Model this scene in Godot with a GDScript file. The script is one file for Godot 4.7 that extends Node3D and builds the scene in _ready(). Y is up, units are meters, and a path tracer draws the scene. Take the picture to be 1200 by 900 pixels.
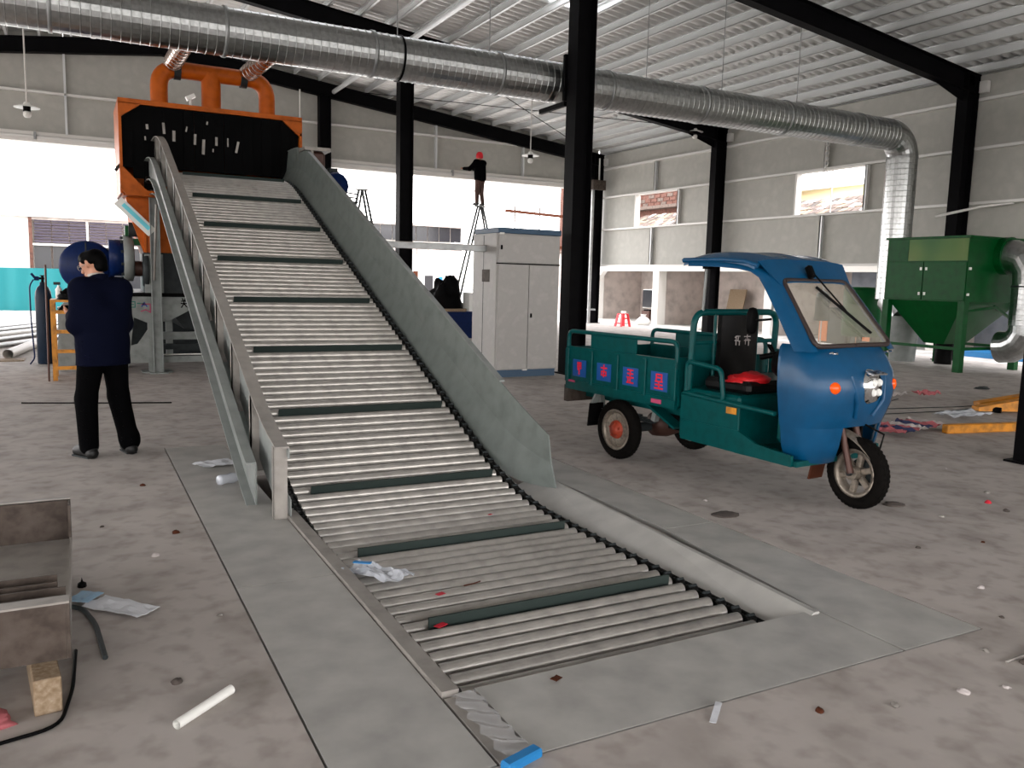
extends Node3D
# Workshop hall with an inclined bar conveyor, a cargo tricycle and a shredder, built object by object. Units are metres, y is up.

var M := {}
var used := {}

# ---------- geometry collector ----------
class G:
	var st := SurfaceTool.new()
	var grp := 0
	func _init() -> void:
		st.begin(Mesh.PRIMITIVE_TRIANGLES)
	func tri(a: Vector3, b: Vector3, c: Vector3, out := Vector3.ZERO, sg := -1) -> void:
		if out != Vector3.ZERO and (c - a).cross(b - a).dot(out) < 0.0:
			var t := b
			b = c
			c = t
		st.set_smooth_group(sg)
		st.add_vertex(a)
		st.add_vertex(b)
		st.add_vertex(c)
	func quad(a: Vector3, b: Vector3, c: Vector3, d: Vector3, out := Vector3.ZERO, sg := -1) -> void:
		tri(a, b, c, out, sg)
		tri(a, c, d, out, sg)
	func hexa(p: Array, ctr: Vector3) -> void:
		for f in [[0, 1, 3, 2], [4, 5, 7, 6], [0, 1, 5, 4], [2, 3, 7, 6], [0, 2, 6, 4], [1, 3, 7, 5]]:
			var m: Vector3 = (p[f[0]] + p[f[1]] + p[f[2]] + p[f[3]]) / 4.0
			quad(p[f[0]], p[f[1]], p[f[2]], p[f[3]], m - ctr)
	func box(c: Vector3, s: Vector3, bs := Basis.IDENTITY, bev := 0.0) -> G:
		var h := s / 2.0
		if bev <= 0.0:
			var p := []
			for i in 8:
				p.append(c + bs * Vector3(h.x if i & 1 else -h.x, h.y if i & 2 else -h.y, h.z if i & 4 else -h.z))
			hexa(p, c)
			return self
		var b := minf(bev, minf(h.x, minf(h.y, h.z)) * 0.9)
		var v := {}
		for i in 8:
			var sg := Vector3(1 if i & 1 else -1, 1 if i & 2 else -1, 1 if i & 4 else -1)
			for ax in 3:
				var q := Vector3(h.x - b, h.y - b, h.z - b)
				q[ax] = h[ax]
				v[i * 3 + ax] = c + bs * (q * sg)
		for ax in 3:
			for s1 in 2:
				var ids := []
				for i in 8:
					if ((i >> ax) & 1) == s1:
						ids.append(i)
				var o := Vector3.ZERO
				o[ax] = 1.0 if s1 else -1.0
				quad(v[ids[0] * 3 + ax], v[ids[1] * 3 + ax], v[ids[3] * 3 + ax], v[ids[2] * 3 + ax], bs * o)
		for i in 8:
			tri(v[i * 3], v[i * 3 + 1], v[i * 3 + 2], (v[i * 3] + v[i * 3 + 1] + v[i * 3 + 2]) / 3.0 - c)
			for ax in 3:
				var j := i | (1 << ax)
				if j != i:
					var a1 := (ax + 1) % 3
					var a2 := (ax + 2) % 3
					quad(v[i * 3 + a1], v[j * 3 + a1], v[j * 3 + a2], v[i * 3 + a2], (v[i * 3 + a1] + v[j * 3 + a2]) / 2.0 - c)
		return self
	func bar(a: Vector3, b: Vector3, w: float, h: float, up := Vector3.UP) -> G:
		# rectangular bar from a to b: w across, h along up
		var d := (b - a).normalized()
		var x := d.cross(up).normalized()
		var y := x.cross(d).normalized()
		return box((a + b) / 2.0, Vector3(w, h, a.distance_to(b)), Basis(x, y, -d) if Basis(x, y, -d).determinant() > 0 else Basis(x, y, d))
	static func frame(d: Vector3) -> Array:
		var u := d.cross(Vector3.UP if absf(d.y) < 0.95 else Vector3.RIGHT).normalized()
		return [u, d.cross(u).normalized()]
	func tube(a: Vector3, b: Vector3, r: float, r2 := -1.0, n := 12, caps := true) -> G:
		if r2 < 0.0:
			r2 = r
		var d := (b - a).normalized()
		var f := frame(d)
		grp += 1
		for i in n:
			var t0 := TAU * i / n
			var t1 := TAU * (i + 1) / n
			var o0: Vector3 = f[0] * cos(t0) + f[1] * sin(t0)
			var o1: Vector3 = f[0] * cos(t1) + f[1] * sin(t1)
			quad(a + o0 * r, a + o1 * r, b + o1 * r2, b + o0 * r2, o0 + o1, grp)
			if caps:
				tri(a, a + o0 * r, a + o1 * r, -d)
				tri(b, b + o0 * r2, b + o1 * r2, d)
		return self
	func path(pts: Array, r: float, n := 8, closed := false) -> G:
		# tube swept along a line of points, kept from twisting
		var m := pts.size()
		grp += 1
		var rings := []
		var u := Vector3.ZERO
		for i in m:
			var d: Vector3
			if closed:
				d = (pts[(i + 1) % m] - pts[(i + m - 1) % m]).normalized()
			else:
				d = (pts[mini(i + 1, m - 1)] - pts[maxi(i - 1, 0)]).normalized()
			if u == Vector3.ZERO:
				u = frame(d)[0]
			u = (u - d * u.dot(d)).normalized()
			var w := d.cross(u)
			var ring := []
			for k in n:
				var t := TAU * k / n
				ring.append(pts[i] + (u * cos(t) + w * sin(t)) * r)
			rings.append(ring)
		for i in (m if closed else m - 1):
			for k in n:
				var k2 := (k + 1) % n
				var i2 := (i + 1) % m
				quad(rings[i][k], rings[i][k2], rings[i2][k2], rings[i2][k], (rings[i][k] + rings[i][k2]) / 2.0 - pts[i], grp)
		if not closed:
			for k in range(1, n - 1):
				tri(rings[0][0], rings[0][k], rings[0][k + 1], pts[0] - pts[1])
				tri(rings[m - 1][0], rings[m - 1][k], rings[m - 1][k + 1], pts[m - 1] - pts[m - 2])
		return self
	func lathe(prof: Array, o := Vector3.ZERO, ax := Vector3.UP, n := 24, smooth := true) -> G:
		# prof: Vector2(radius, along the axis)
		var f := frame(ax)
		grp += 1
		for j in prof.size() - 1:
			var p: Vector2 = prof[j]
			var q: Vector2 = prof[j + 1]
			var nrm := Vector2(q.y - p.y, -(q.x - p.x))
			for i in n:
				var t0 := TAU * i / n
				var t1 := TAU * (i + 1) / n
				var e0: Vector3 = f[0] * cos(t0) + f[1] * sin(t0)
				var e1: Vector3 = f[0] * cos(t1) + f[1] * sin(t1)
				var out: Vector3 = (e0 + e1) * nrm.x + ax * nrm.y * 2.0
				quad(o + e0 * p.x + ax * p.y, o + e1 * p.x + ax * p.y, o + e1 * q.x + ax * q.y, o + e0 * q.x + ax * q.y, out, grp if smooth else -1)
		return self
	func prism(poly: Array, xf: Transform3D, depth: float) -> G:
		# polygon in the xy plane of xf, extruded from z = 0 to z = depth
		var pv := PackedVector2Array(poly)
		var ix := Geometry2D.triangulate_polygon(pv)
		var nz := xf.basis.z
		for k in range(0, ix.size(), 3):
			for e in 2:
				var z := depth * e
				tri(xf * Vector3(pv[ix[k]].x, pv[ix[k]].y, z), xf * Vector3(pv[ix[k + 1]].x, pv[ix[k + 1]].y, z), xf * Vector3(pv[ix[k + 2]].x, pv[ix[k + 2]].y, z), nz * (1.0 if (e == 1) == (depth > 0) else -1.0))
		var cw := Geometry2D.is_polygon_clockwise(pv)
		for i in pv.size():
			var a := pv[i]
			var b := pv[(i + 1) % pv.size()]
			var e := b - a
			var nn := Vector2(e.y, -e.x) * (-1.0 if cw else 1.0)
			quad(xf * Vector3(a.x, a.y, 0), xf * Vector3(b.x, b.y, 0), xf * Vector3(b.x, b.y, depth), xf * Vector3(a.x, a.y, depth), xf.basis * Vector3(nn.x, nn.y, 0))
		return self
	func grid(rows: Array, ctr: Vector3, smooth := true) -> G:
		grp += 1
		for i in rows.size() - 1:
			for k in rows[i].size() - 1:
				var m: Vector3 = (rows[i][k] + rows[i + 1][k + 1]) / 2.0
				quad(rows[i][k], rows[i][k + 1], rows[i + 1][k + 1], rows[i + 1][k], m - ctr, grp if smooth else -1)
		return self
	func sheet(rows: Array, th: Vector3, smooth := true) -> G:
		# a sheet with thickness: rows of points, and the same rows moved by th
		grp += 1
		var g1 := grp
		grp += 1
		var R := rows.size() - 1
		var C: int = rows[0].size() - 1
		for i in R:
			for k in C:
				quad(rows[i][k], rows[i][k + 1], rows[i + 1][k + 1], rows[i + 1][k], -th, g1 if smooth else -1)
				quad(rows[i][k] + th, rows[i][k + 1] + th, rows[i + 1][k + 1] + th, rows[i + 1][k] + th, th, grp if smooth else -1)
		for i in R:
			for k in [0, C]:
				quad(rows[i][k], rows[i + 1][k], rows[i + 1][k] + th, rows[i][k] + th, rows[i][k] - rows[i][C - k])
		for k in C:
			for i in [0, R]:
				quad(rows[i][k], rows[i][k + 1], rows[i][k + 1] + th, rows[i][k] + th, rows[i][k] - rows[R - i][k])
		return self
	func mesh() -> ArrayMesh:
		st.generate_normals()
		return st.commit()

# ---------- naming ----------
func numbered(n: String) -> String:
	var k: int = used.get(n, -1) + 1
	used[n] = k
	return n if k == 0 else "%s_%03d" % [n, k]

func part(called: String, g: G, m: Material, parent: Node3D) -> MeshInstance3D:
	return mpart(called, g.mesh(), m, parent)

func mpart(called: String, mesh: Mesh, m: Material, parent: Node3D, xf := Transform3D.IDENTITY) -> MeshInstance3D:
	var o := MeshInstance3D.new()
	o.mesh = mesh
	o.material_override = m
	o.name = called
	o.transform = xf
	parent.add_child(o, true)
	return o

func tag(o: Node, label: String, category: String, group := "") -> Node:
	o.set_meta("label", label)
	o.set_meta("category", category)
	if group:
		o.set_meta("group", group)
	return o

func thing(called: String, label: String, category: String, at := Vector3.ZERO, turn := 0.0, group := "") -> Node3D:
	var o := Node3D.new()
	o.name = numbered(called)
	add_child(o)
	o.position = at
	o.rotation.y = turn
	tag(o, label, category, group)
	return o

func single(called: String, g: G, m: Material, label: String, category: String, at := Vector3.ZERO, turn := 0.0, group := "") -> MeshInstance3D:
	var o := part(numbered(called), g, m, self)
	o.position = at
	o.rotation.y = turn
	tag(o, label, category, group)
	return o

func struct_node(called: String) -> Node3D:
	var o := Node3D.new()
	o.name = numbered(called)
	add_child(o)
	o.set_meta("kind", "structure")
	return o

func struct(called: String, g: G, m: Material) -> MeshInstance3D:
	var o := part(numbered(called), g, m, self)
	o.set_meta("kind", "structure")
	return o

# ---------- materials ----------
func noise_tex(freq: float, cols: Array, seed_ := 1, octaves := 4, size := 512, type := FastNoiseLite.TYPE_SIMPLEX_SMOOTH) -> NoiseTexture2D:
	var n := FastNoiseLite.new()
	n.seed = seed_
	n.frequency = freq
	n.noise_type = type
	n.fractal_octaves = octaves
	var t := NoiseTexture2D.new()
	t.width = size
	t.height = size
	t.seamless = true
	t.noise = n
	var gr := Gradient.new()
	var offs := PackedFloat32Array()
	var cc := PackedColorArray()
	for i in cols.size():
		offs.append(cols[i][0])
		cc.append(cols[i][1])
	gr.offsets = offs
	gr.colors = cc
	t.color_ramp = gr
	return t

func mat(c: Color, rough := 0.6, metal := 0.0, tex: Texture2D = null, scale := 1.0) -> StandardMaterial3D:
	var m := StandardMaterial3D.new()
	m.albedo_color = c
	m.roughness = rough
	m.metallic = metal
	if tex:
		m.albedo_texture = tex
		m.uv1_triplanar = true
		m.uv1_world_triplanar = true
		m.uv1_scale = Vector3.ONE * scale
	return m

func grime(lo := 0.78, s := 3) -> NoiseTexture2D:
	return noise_tex(0.012, [[0.0, Color(lo, lo, lo)], [0.5, Color(0.93, 0.93, 0.93)], [1.0, Color(1, 1, 1)]], s, 5)

func make_materials() -> void:
	var g1 := grime(0.8, 3)
	var g2 := grime(0.62, 9)
	M.concrete = mat(Color(0.70, 0.675, 0.655), 0.85, 0.0, noise_tex(0.008, [[0.0, Color(0.84, 0.83, 0.82)], [0.42, Color(0.94, 0.935, 0.93)], [0.6, Color(0.98, 0.975, 0.97)], [1.0, Color(1, 1, 1)]], 5, 6, 1024), 0.22)
	var dn := noise_tex(0.05, [[0.0, Color(0.86, 0.85, 0.84)], [0.5, Color(1, 1, 1)], [1.0, Color(1, 1, 1)]], 17, 5, 512)
	M.concrete.detail_enabled = true
	M.concrete.detail_albedo = dn
	M.concrete.detail_blend_mode = BaseMaterial3D.BLEND_MODE_MUL
	M.concrete.detail_uv_layer = BaseMaterial3D.DETAIL_UV_1
	M.ground = mat(Color(0.86, 0.85, 0.83), 0.9, 0.0, g2, 0.15)
	M.plate = mat(Color(0.70, 0.695, 0.675), 0.5, 0.0, grime(0.84, 21), 0.5)
	M.greysteel = mat(Color(0.54, 0.56, 0.55), 0.42, 0.0, g1, 0.8)
	M.guard = mat(Color(0.47, 0.50, 0.485), 0.38, 0.0, g1, 0.7)
	M.bar = mat(Color(0.72, 0.705, 0.68), 0.32, 0.5, grime(0.8, 31), 1.2)
	M.bed = mat(Color(0.56, 0.53, 0.50), 0.5, 0.2)
	M.flight = mat(Color(0.19, 0.225, 0.215), 0.5, 0.1)
	M.chain = mat(Color(0.07, 0.07, 0.065), 0.45, 0.5)
	M.pin = mat(Color(0.55, 0.55, 0.53), 0.35, 0.8)
	M.blacksteel = mat(Color(0.06, 0.058, 0.066), 0.55, 0.0, g1, 0.5)
	M.galv = mat(Color(0.80, 0.81, 0.81), 0.28, 1.0, grime(0.82, 41), 1.6)
	M.galvdull = mat(Color(0.70, 0.71, 0.71), 0.45, 0.75, grime(0.8, 43), 0.6)
	M.roof = mat(Color(0.92, 0.92, 0.91), 0.3, 0.35, grime(0.92, 47), 0.3)
	M.purlin = mat(Color(0.86, 0.87, 0.87), 0.33, 0.3)
	M.panel = mat(Color(0.72, 0.715, 0.685), 0.55, 0.0, grime(0.975, 51), 0.25)
	M.girt = mat(Color(0.86, 0.855, 0.84), 0.45, 0.1)
	M.white = mat(Color(0.88, 0.87, 0.85), 0.5)
	M.whiteplastic = mat(Color(0.92, 0.92, 0.9), 0.35)
	M.orange = mat(Color(0.76, 0.37, 0.08), 0.45, 0.0, g1, 0.8)
	M.yellow = mat(Color(0.86, 0.56, 0.10), 0.5, 0.0, g2, 0.9)
	M.rubber = mat(Color(0.016, 0.017, 0.02), 0.6)
	M.tyre = mat(Color(0.075, 0.068, 0.062), 0.8, 0.0, g2, 3.0)
	M.orange_reflection_metal = mat(Color(0.80, 0.74, 0.70), 0.25, 1.0)  # pipe metal, its warm tint stands for the orange mirrored in it
	M.cab = mat(Color(0.735, 0.725, 0.71), 0.5, 0.0, grime(0.95, 61), 0.6)
	M.cabtop = mat(Color(0.22, 0.33, 0.43), 0.5)
	M.teal = mat(Color(0.0, 0.29, 0.29), 0.35, 0.0, g1, 1.5)
	M.blue = mat(Color(0.0, 0.285, 0.445), 0.22, 0.0, grime(0.88, 71), 1.2)
	M.blue.clearcoat_enabled = true
	M.blue.clearcoat = 0.35
	M.decalblue = mat(Color(0.02, 0.28, 0.55), 0.5)
	M.red = mat(Color(0.80, 0.10, 0.13), 0.5)
	M.redhot = mat(Color(0.88, 0.08, 0.16), 0.4)
	M.black = mat(Color(0.035, 0.035, 0.037), 0.5)
	M.leather = mat(Color(0.055, 0.053, 0.055), 0.38)
	M.rim = mat(Color(0.62, 0.58, 0.53), 0.45, 0.6, g2, 4.0)
	M.hub = mat(Color(0.62, 0.22, 0.12), 0.6)
	M.chrome = mat(Color(0.9, 0.9, 0.9), 0.12, 1.0)
	M.lamporange = mat(Color(0.95, 0.35, 0.04), 0.25)
	M.green = mat(Color(0.0, 0.30, 0.12), 0.4, 0.0, g1, 0.7)
	M.greenworn = mat(Color(0.38, 0.46, 0.22), 0.5, 0.0, noise_tex(0.004, [[0.0, Color(0.35, 0.75, 0.5)], [0.5, Color(0.75, 0.9, 0.68)], [1.0, Color(1, 0.98, 0.95)]], 77, 2), 0.35)
	M.rust = mat(Color(0.32, 0.285, 0.26), 0.65, 0.25, noise_tex(0.015, [[0.0, Color(0.6, 0.55, 0.5)], [0.5, Color(0.88, 0.85, 0.82)], [1.0, Color(1, 1, 1)]], 81, 5), 1.2)
	M.steelbare = mat(Color(0.62, 0.60, 0.575), 0.5, 0.25, g1, 0.8)
	M.wood = mat(Color(0.62, 0.56, 0.48), 0.75, 0.0, noise_tex(0.03, [[0.0, Color(0.7, 0.62, 0.52)], [1.0, Color(1, 1, 1)]], 91, 4), 2.0)
	M.plaster = mat(Color(0.80, 0.755, 0.73), 0.9, 0.0, grime(0.8, 97), 0.25)
	M.brick = mat(Color(0.42, 0.28, 0.235), 0.9, 0.0, grime(0.7, 93), 0.8)
	M.tile = mat(Color(0.42, 0.36, 0.325), 0.85, 0.0, g2, 0.8)
	M.bluegrey = mat(Color(0.56, 0.58, 0.62), 0.6, 0.0, g1, 0.3)
	M.turquoise = mat(Color(0.03, 0.45, 0.47), 0.6)
	M.turquoise.backlight_enabled = true
	M.turquoise.backlight = Color(0.05, 0.36, 0.38)
	M.louvre = mat(Color(0.34, 0.31, 0.37), 0.6)
	M.glassdark = mat(Color(0.17, 0.175, 0.19), 0.15)
	M.navy = mat(Color(0.03, 0.042, 0.105), 0.9)
	M.trouser = mat(Color(0.014, 0.014, 0.018), 0.95)
	M.skin = mat(Color(0.70, 0.50, 0.40), 0.55)
	M.hair = mat(Color(0.012, 0.011, 0.011), 0.6)
	M.shoe = mat(Color(0.02, 0.02, 0.02), 0.55)
	M.cyl = mat(Color(0.10, 0.155, 0.22), 0.45, 0.0, g1, 1.5)
	M.motor = mat(Color(0.035, 0.13, 0.32), 0.4, 0.0, g1, 1.5)
	M.darkgrey = mat(Color(0.20, 0.22, 0.225), 0.5, 0.0, g1, 0.9)
	M.brown = mat(Color(0.30, 0.20, 0.17), 0.5, 0.3)
	M.cyan = mat(Color(0.45, 0.86, 0.92), 0.5)
	M.bagplastic = mat(Color(0.85, 0.87, 0.9, 0.6), 0.2)
	M.bagplastic.transparency = BaseMaterial3D.TRANSPARENCY_ALPHA
	M.film = mat(Color(0.85, 0.85, 0.85, 0.35), 0.15)
	M.film.transparency = BaseMaterial3D.TRANSPARENCY_ALPHA
	M.glass = mat(Color(0.82, 0.80, 0.72, 0.16), 0.05)
	M.glass.transparency = BaseMaterial3D.TRANSPARENCY_ALPHA
	M.skylight = mat(Color(0.93, 0.95, 0.96, 0.3), 0.3)
	M.skylight.transparency = BaseMaterial3D.TRANSPARENCY_ALPHA
	M.paper = mat(Color(0.82, 0.83, 0.85), 0.7)
	M.paperblue = mat(Color(0.55, 0.68, 0.78), 0.7)
	M.skyblue = mat(Color(0.10, 0.46, 0.70), 0.45)
	M.pinkcloth = mat(Color(0.66, 0.36, 0.38), 0.8)
	M.navycloth = mat(Color(0.16, 0.19, 0.33), 0.8)
	M.greycloth = mat(Color(0.70, 0.67, 0.66), 0.8)
	M.orangecard = mat(Color(0.78, 0.42, 0.16), 0.6)
	M.inkred = mat(Color(0.76, 0.12, 0.20), 0.6)
	M.inkpink = mat(Color(0.70, 0.25, 0.40), 0.6)
	M.inkgreen = mat(Color(0.08, 0.42, 0.36), 0.6)
	M.inkblue = mat(Color(0.15, 0.27, 0.62), 0.6)
	M.seal = mat(Color(0.17, 0.125, 0.115), 0.6)
	M.gum = mat(Color(0.30, 0.17, 0.12), 0.6)
	M.stain = mat(Color(0.30, 0.27, 0.25), 0.9)
	dull(["blacksteel", "rubber", "black", "trouser", "navy", "hair", "tyre", "flight", "gum"], 0.15)
	dull(["green", "teal", "orange", "motor", "cyl", "darkgrey", "leather", "blue"], 0.3)

func dull(names: Array, s: float) -> void:
	for n in names:
		M[n].metallic_specular = s

func v3(x: float, y: float, z: float) -> Vector3:
	return Vector3(x, y, z)

func bxz(x0: float, x1: float, y0: float, y1: float, z0: float, z1: float, g: G = null, bev := 0.0) -> G:
	if g == null:
		g = G.new()
	g.box(Vector3((x0 + x1) / 2, (y0 + y1) / 2, (z0 + z1) / 2), Vector3(absf(x1 - x0), absf(y1 - y0), absf(z1 - z0)), Basis.IDENTITY, bev)
	return g

func arc(c: Vector3, u: Vector3, v: Vector3, r: float, a0: float, a1: float, n := 6) -> Array:
	var o := []
	for i in n + 1:
		var t := lerpf(a0, a1, float(i) / n)
		o.append(c + (u * cos(t) + v * sin(t)) * r)
	return o

# rounded polyline: corners replaced by short arcs
func rounded(pts: Array, r: float, n := 4) -> Array:
	var o := [pts[0]]
	for i in range(1, pts.size() - 1):
		var a: Vector3 = pts[i] + (pts[i - 1] - pts[i]).normalized() * r
		var b: Vector3 = pts[i] + (pts[i + 1] - pts[i]).normalized() * r
		for k in n + 1:
			var t := float(k) / n
			o.append(a.lerp(pts[i], t).lerp(pts[i].lerp(b, t), t))
	o.append(pts[pts.size() - 1])
	return o

func strokes(g: G, list: Array, xf: Transform3D, s: float, w: float, th := 0.004) -> G:
	# writing: each stroke is [x0, y0, x1, y1] in a unit square, drawn as a thin bar on the xy plane of xf
	for q in list:
		var a := Vector2(q[0], q[1]) * s
		var b := Vector2(q[2], q[3]) * s
		var d := (b - a).normalized() * w * 0.5
		var p := Vector2(-d.y, d.x)
		g.prism([a - d - p, b + d - p, b + d + p, a - d + p], xf, th)
	return g

func _ready() -> void:
	# ---- camera, sky, exposure ----
	var cam := Camera3D.new()
	cam.fov = 2.0 * rad_to_deg(atan(450.0 / 965.8))
	cam.near = 0.05
	cam.far = 400.0
	add_child(cam)
	cam.position = Vector3(0, 1.6, 0)
	# world to camera: yaw 27.99, then pitch 7.237, then roll -1.44 degrees
	var rz := Basis(Vector3.BACK, deg_to_rad(-1.4395))
	var rx := Basis(Vector3.RIGHT, deg_to_rad(7.2369))
	var ry := Basis(Vector3.UP, deg_to_rad(27.9898))
	cam.basis = (rz * rx * ry).inverse()
	cam.current = true
	var we := WorldEnvironment.new()
	var env := Environment.new()
	env.background_mode = Environment.BG_SKY
	var sky := Sky.new()
	var sm := ProceduralSkyMaterial.new()
	sm.sky_top_color = Color(0.98, 0.975, 0.99)
	sm.sky_horizon_color = Color(1.0, 0.975, 0.955)
	sm.ground_horizon_color = Color(0.72, 0.70, 0.68)
	sm.ground_bottom_color = Color(0.55, 0.54, 0.52)
	sm.sky_energy_multiplier = 1.0
	sm.sun_angle_max = 0.0
	sky.sky_material = sm
	env.sky = sky
	env.background_energy_multiplier = 7.0
	env.tonemap_mode = Environment.TONE_MAPPER_LINEAR
	env.tonemap_exposure = 1.0
	env.sdfgi_enabled = true
	env.ssao_enabled = true
	env.ssil_enabled = true
	we.environment = env
	add_child(we)
	# ---- the place, from large to small ----
	make_materials()
	build_shell()
	build_outside()
	build_conveyor()
	build_plates()
	build_shredder()
	build_duct()
	build_cabinet()
	build_collector()
	build_tricycle()
	build_people()
	build_left_goods()
	build_far_goods()
	build_lamps()
	build_litter()

# ================= the hall =================
const XR := 18.0
const XL := -13.0
const RIDGE := 2.5
const ZF := -27.0
const ZB := 9.0

func yr(x: float) -> float:
	return 8.21 - 0.12 * absf(x - RIDGE)

func ibeam(g: G, a: Vector3, b: Vector3, w: float, h: float, up: Vector3, tf := 0.02, tw := 0.014) -> G:
	# I-section from a to b; h along up, w across
	var d := (b - a).normalized()
	var u := (up - d * up.dot(d)).normalized()
	g.bar(a + u * (h - tf) / 2, b + u * (h - tf) / 2, w, tf, u)
	g.bar(a - u * (h - tf) / 2, b - u * (h - tf) / 2, w, tf, u)
	g.bar(a, b, tw, h - 2 * tf, u)
	return g

func build_shell() -> void:
	# floor with a shallow pit for the conveyor
	var g := G.new()
	# cut out where the steel plates lie, so that real joints run round them
	bxz(-30, 0.667, -0.4, 0, ZF - 0.4, ZB + 4, g)
	bxz(3.785, XR + 0.35, -0.4, 0, ZF - 0.4, ZB + 4, g)
	bxz(0.667, 3.785, -0.4, 0, -2.255, ZB + 4, g)
	bxz(0.667, 3.785, -0.4, 0, ZF - 0.4, -7.96, g)
	bxz(1.19, 3.785, -0.4, 0, -7.96, -6.6, g)
	bxz(0.667, 1.19, -0.4, -0.03, -7.96, -2.255, g)
	bxz(3.36, 3.785, -0.4, -0.03, -6.6, -2.255, g)
	bxz(1.19, 3.36, -0.4, -0.03, -2.8, -2.255, g)
	bxz(1.19, 3.36, -0.9, -0.4, -6.6, -2.8, g)
	struct("floor", g, M.concrete)
	# right wall: girts, studs and panels
	var w := struct_node("wall_right")
	var rows := [[0.0, 2.2], [2.2, 3.55], [3.55, 4.75], [4.75, 5.81], [5.81, 6.62]]
	var cols := [-27.0, -20.15, -12.1, -4.4, 3.3, 9.0]
	var cuts := {1: [[-23.7], [-16.2], [-8.3], [], []], 2: [[-24.7, -22.3], [-17.17, -14.85], [-8.3], [], []], 3: [[-23.6], [-16.2], [-8.3], [], []], 4: [[], [], [], [], []], 0: [[], [], [-8.0], [], []]}
	for r in 5:
		for b in 5:
			var zs: Array = [cols[b]] + cuts[r][b] + [cols[b + 1]]
			for k in zs.size() - 1:
				if r == 0 and (b < 2 or (b == 2 and k == 0)):
					continue
				if r == 2 and b < 2 and k == 1:
					continue
				part("panel", bxz(18.06, 18.14, rows[r][0] + 0.004, rows[r][1] - 0.004, zs[k] + 0.004, zs[k + 1] - 0.004), M.panel, w)
				if k > 0 and r > 0:
					var gs := G.new()
					bxz(17.93, 18.06, rows[r][0] + 0.04, rows[r][1] - 0.04, zs[k] - 0.02, zs[k] + 0.02, gs)
					bxz(17.93, 17.94, rows[r][0] + 0.04, rows[r][1] - 0.04, zs[k] - 0.02, zs[k] + 0.06, gs)
					part("stud", gs, M.purlin, w)
	for y in [2.2, 3.55, 4.75, 5.81]:
		for b in 5:
			var gg := bxz(17.92, 18.06, y - 0.03, y - 0.022, cols[b] + 0.13, cols[b + 1] - 0.13)
			bxz(17.915, 17.925, y - 0.03, y + 0.03, cols[b] + 0.13, cols[b + 1] - 0.13, gg)
			bxz(17.92, 18.06, y + 0.022, y + 0.03, cols[b] + 0.13, cols[b + 1] - 0.13, gg)
			part("girt", gg, M.girt, w)
	for q in [[-24.7, -22.3], [-17.17, -14.85]]:
		var f := G.new()
		for z in q:
			bxz(17.95, 18.16, 3.58, 4.72, z - 0.03, z + 0.03, f)
		bxz(18.0, 18.16, 3.55, 3.59, q[0], q[1], f)
		bxz(18.0, 18.16, 4.71, 4.75, q[0], q[1], f)
		var wn := struct("window_1" if q[0] < -20 else "window_2", f, M.white)
		if q[0] > -20:
			part("mullion", bxz(18.05, 18.09, 3.6, 4.7, (q[0] + q[1]) / 2 - 0.008, (q[0] + q[1]) / 2 + 0.008), M.white, wn)
	# far gable: open below the header
	var wf := struct_node("wall_far")
	var sx := [-13.0, -4.0, -0.02, 7.24, 11.16, 14.57, 18.0]
	for k in 6:
		var x0: float = sx[k] + 0.004
		var x1: float = sx[k + 1] - 0.004
		for r in 2:
			var poly: Array
			if r == 0:
				poly = [Vector2(x0, 5.3), Vector2(x1, 5.3), Vector2(x1, minf(6.39, yr(x1) - 0.02)), Vector2(x0, minf(6.39, yr(x0)))]
			else:
				if k == 0:
					poly = [Vector2(x0 + 1, 6.4), Vector2(x1, 6.4), Vector2(x1, yr(x1) + 0.19), Vector2(x0 + 1, yr(x0 + 1) + 0.19)]
				elif k == 2:
					poly = [Vector2(x0, 6.4), Vector2(x1, 6.4), Vector2(x1, yr(x1) + 0.19), Vector2(RIDGE, yr(RIDGE) + 0.19), Vector2(x0, yr(x0) + 0.19)]
				elif k == 5:
					poly = [Vector2(x0, 6.4), Vector2(17.9, 6.4), Vector2(17.9, 6.55), Vector2(x0, yr(x0) + 0.19)]
				else:
					poly = [Vector2(x0, 6.4), Vector2(x1, 6.4), Vector2(x1, yr(x1) + 0.19), Vector2(x0, yr(x0) + 0.19)]
			part("panel", G.new().prism(poly, Transform3D(Basis.IDENTITY, Vector3(0, 0, ZF - 0.14)), 0.06), M.panel, wf)
		if k > 0 and k != 3:
			part("stud", bxz(sx[k] - 0.03, sx[k] + 0.03, 5.3, yr(sx[k]) - 0.4, ZF - 0.08, ZF + 0.06), M.purlin, wf)
	var gg2 := bxz(-13, 7.1, 6.37, 6.43, ZF - 0.08, ZF + 0.06)
	bxz(7.4, 17.2, 6.37, 6.43, ZF - 0.08, ZF + 0.06, gg2)
	part("girt", gg2, M.girt, wf)
	var hd := bxz(-13, 18, 5.04, 5.14, ZF - 0.2, ZF + 0.12)
	bxz(-13, 18, 5.22, 5.32, ZF - 0.2, ZF + 0.06, hd)
	part("header", hd, M.white, wf)
	part("door_track", G.new().tube(v3(-13, 5.18, ZF + 0.08), v3(17.9, 5.18, ZF + 0.08), 0.05), M.girt, wf)
	for x in [-0.8, 4.5, 10.0, 11.75]:
		part("track_bracket", bxz(x - 0.03, x + 0.03, 5.1, 5.3, ZF + 0.06, ZF + 0.17), M.galvdull, wf)
	# left wall, open to the yard below 5 m, and the wall behind the camera with a broad doorway
	var wl := struct_node("wall_left")
	for b in 5:
		part("panel", bxz(XL - 0.14, XL - 0.06, 5.2, 6.5, cols[b] + 0.004, cols[b + 1] - 0.004), M.panel, wl)
		part("header", bxz(XL - 0.1, XL + 0.1, 5.0, 5.2, cols[b], cols[b + 1]), M.white, wl)
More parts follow.
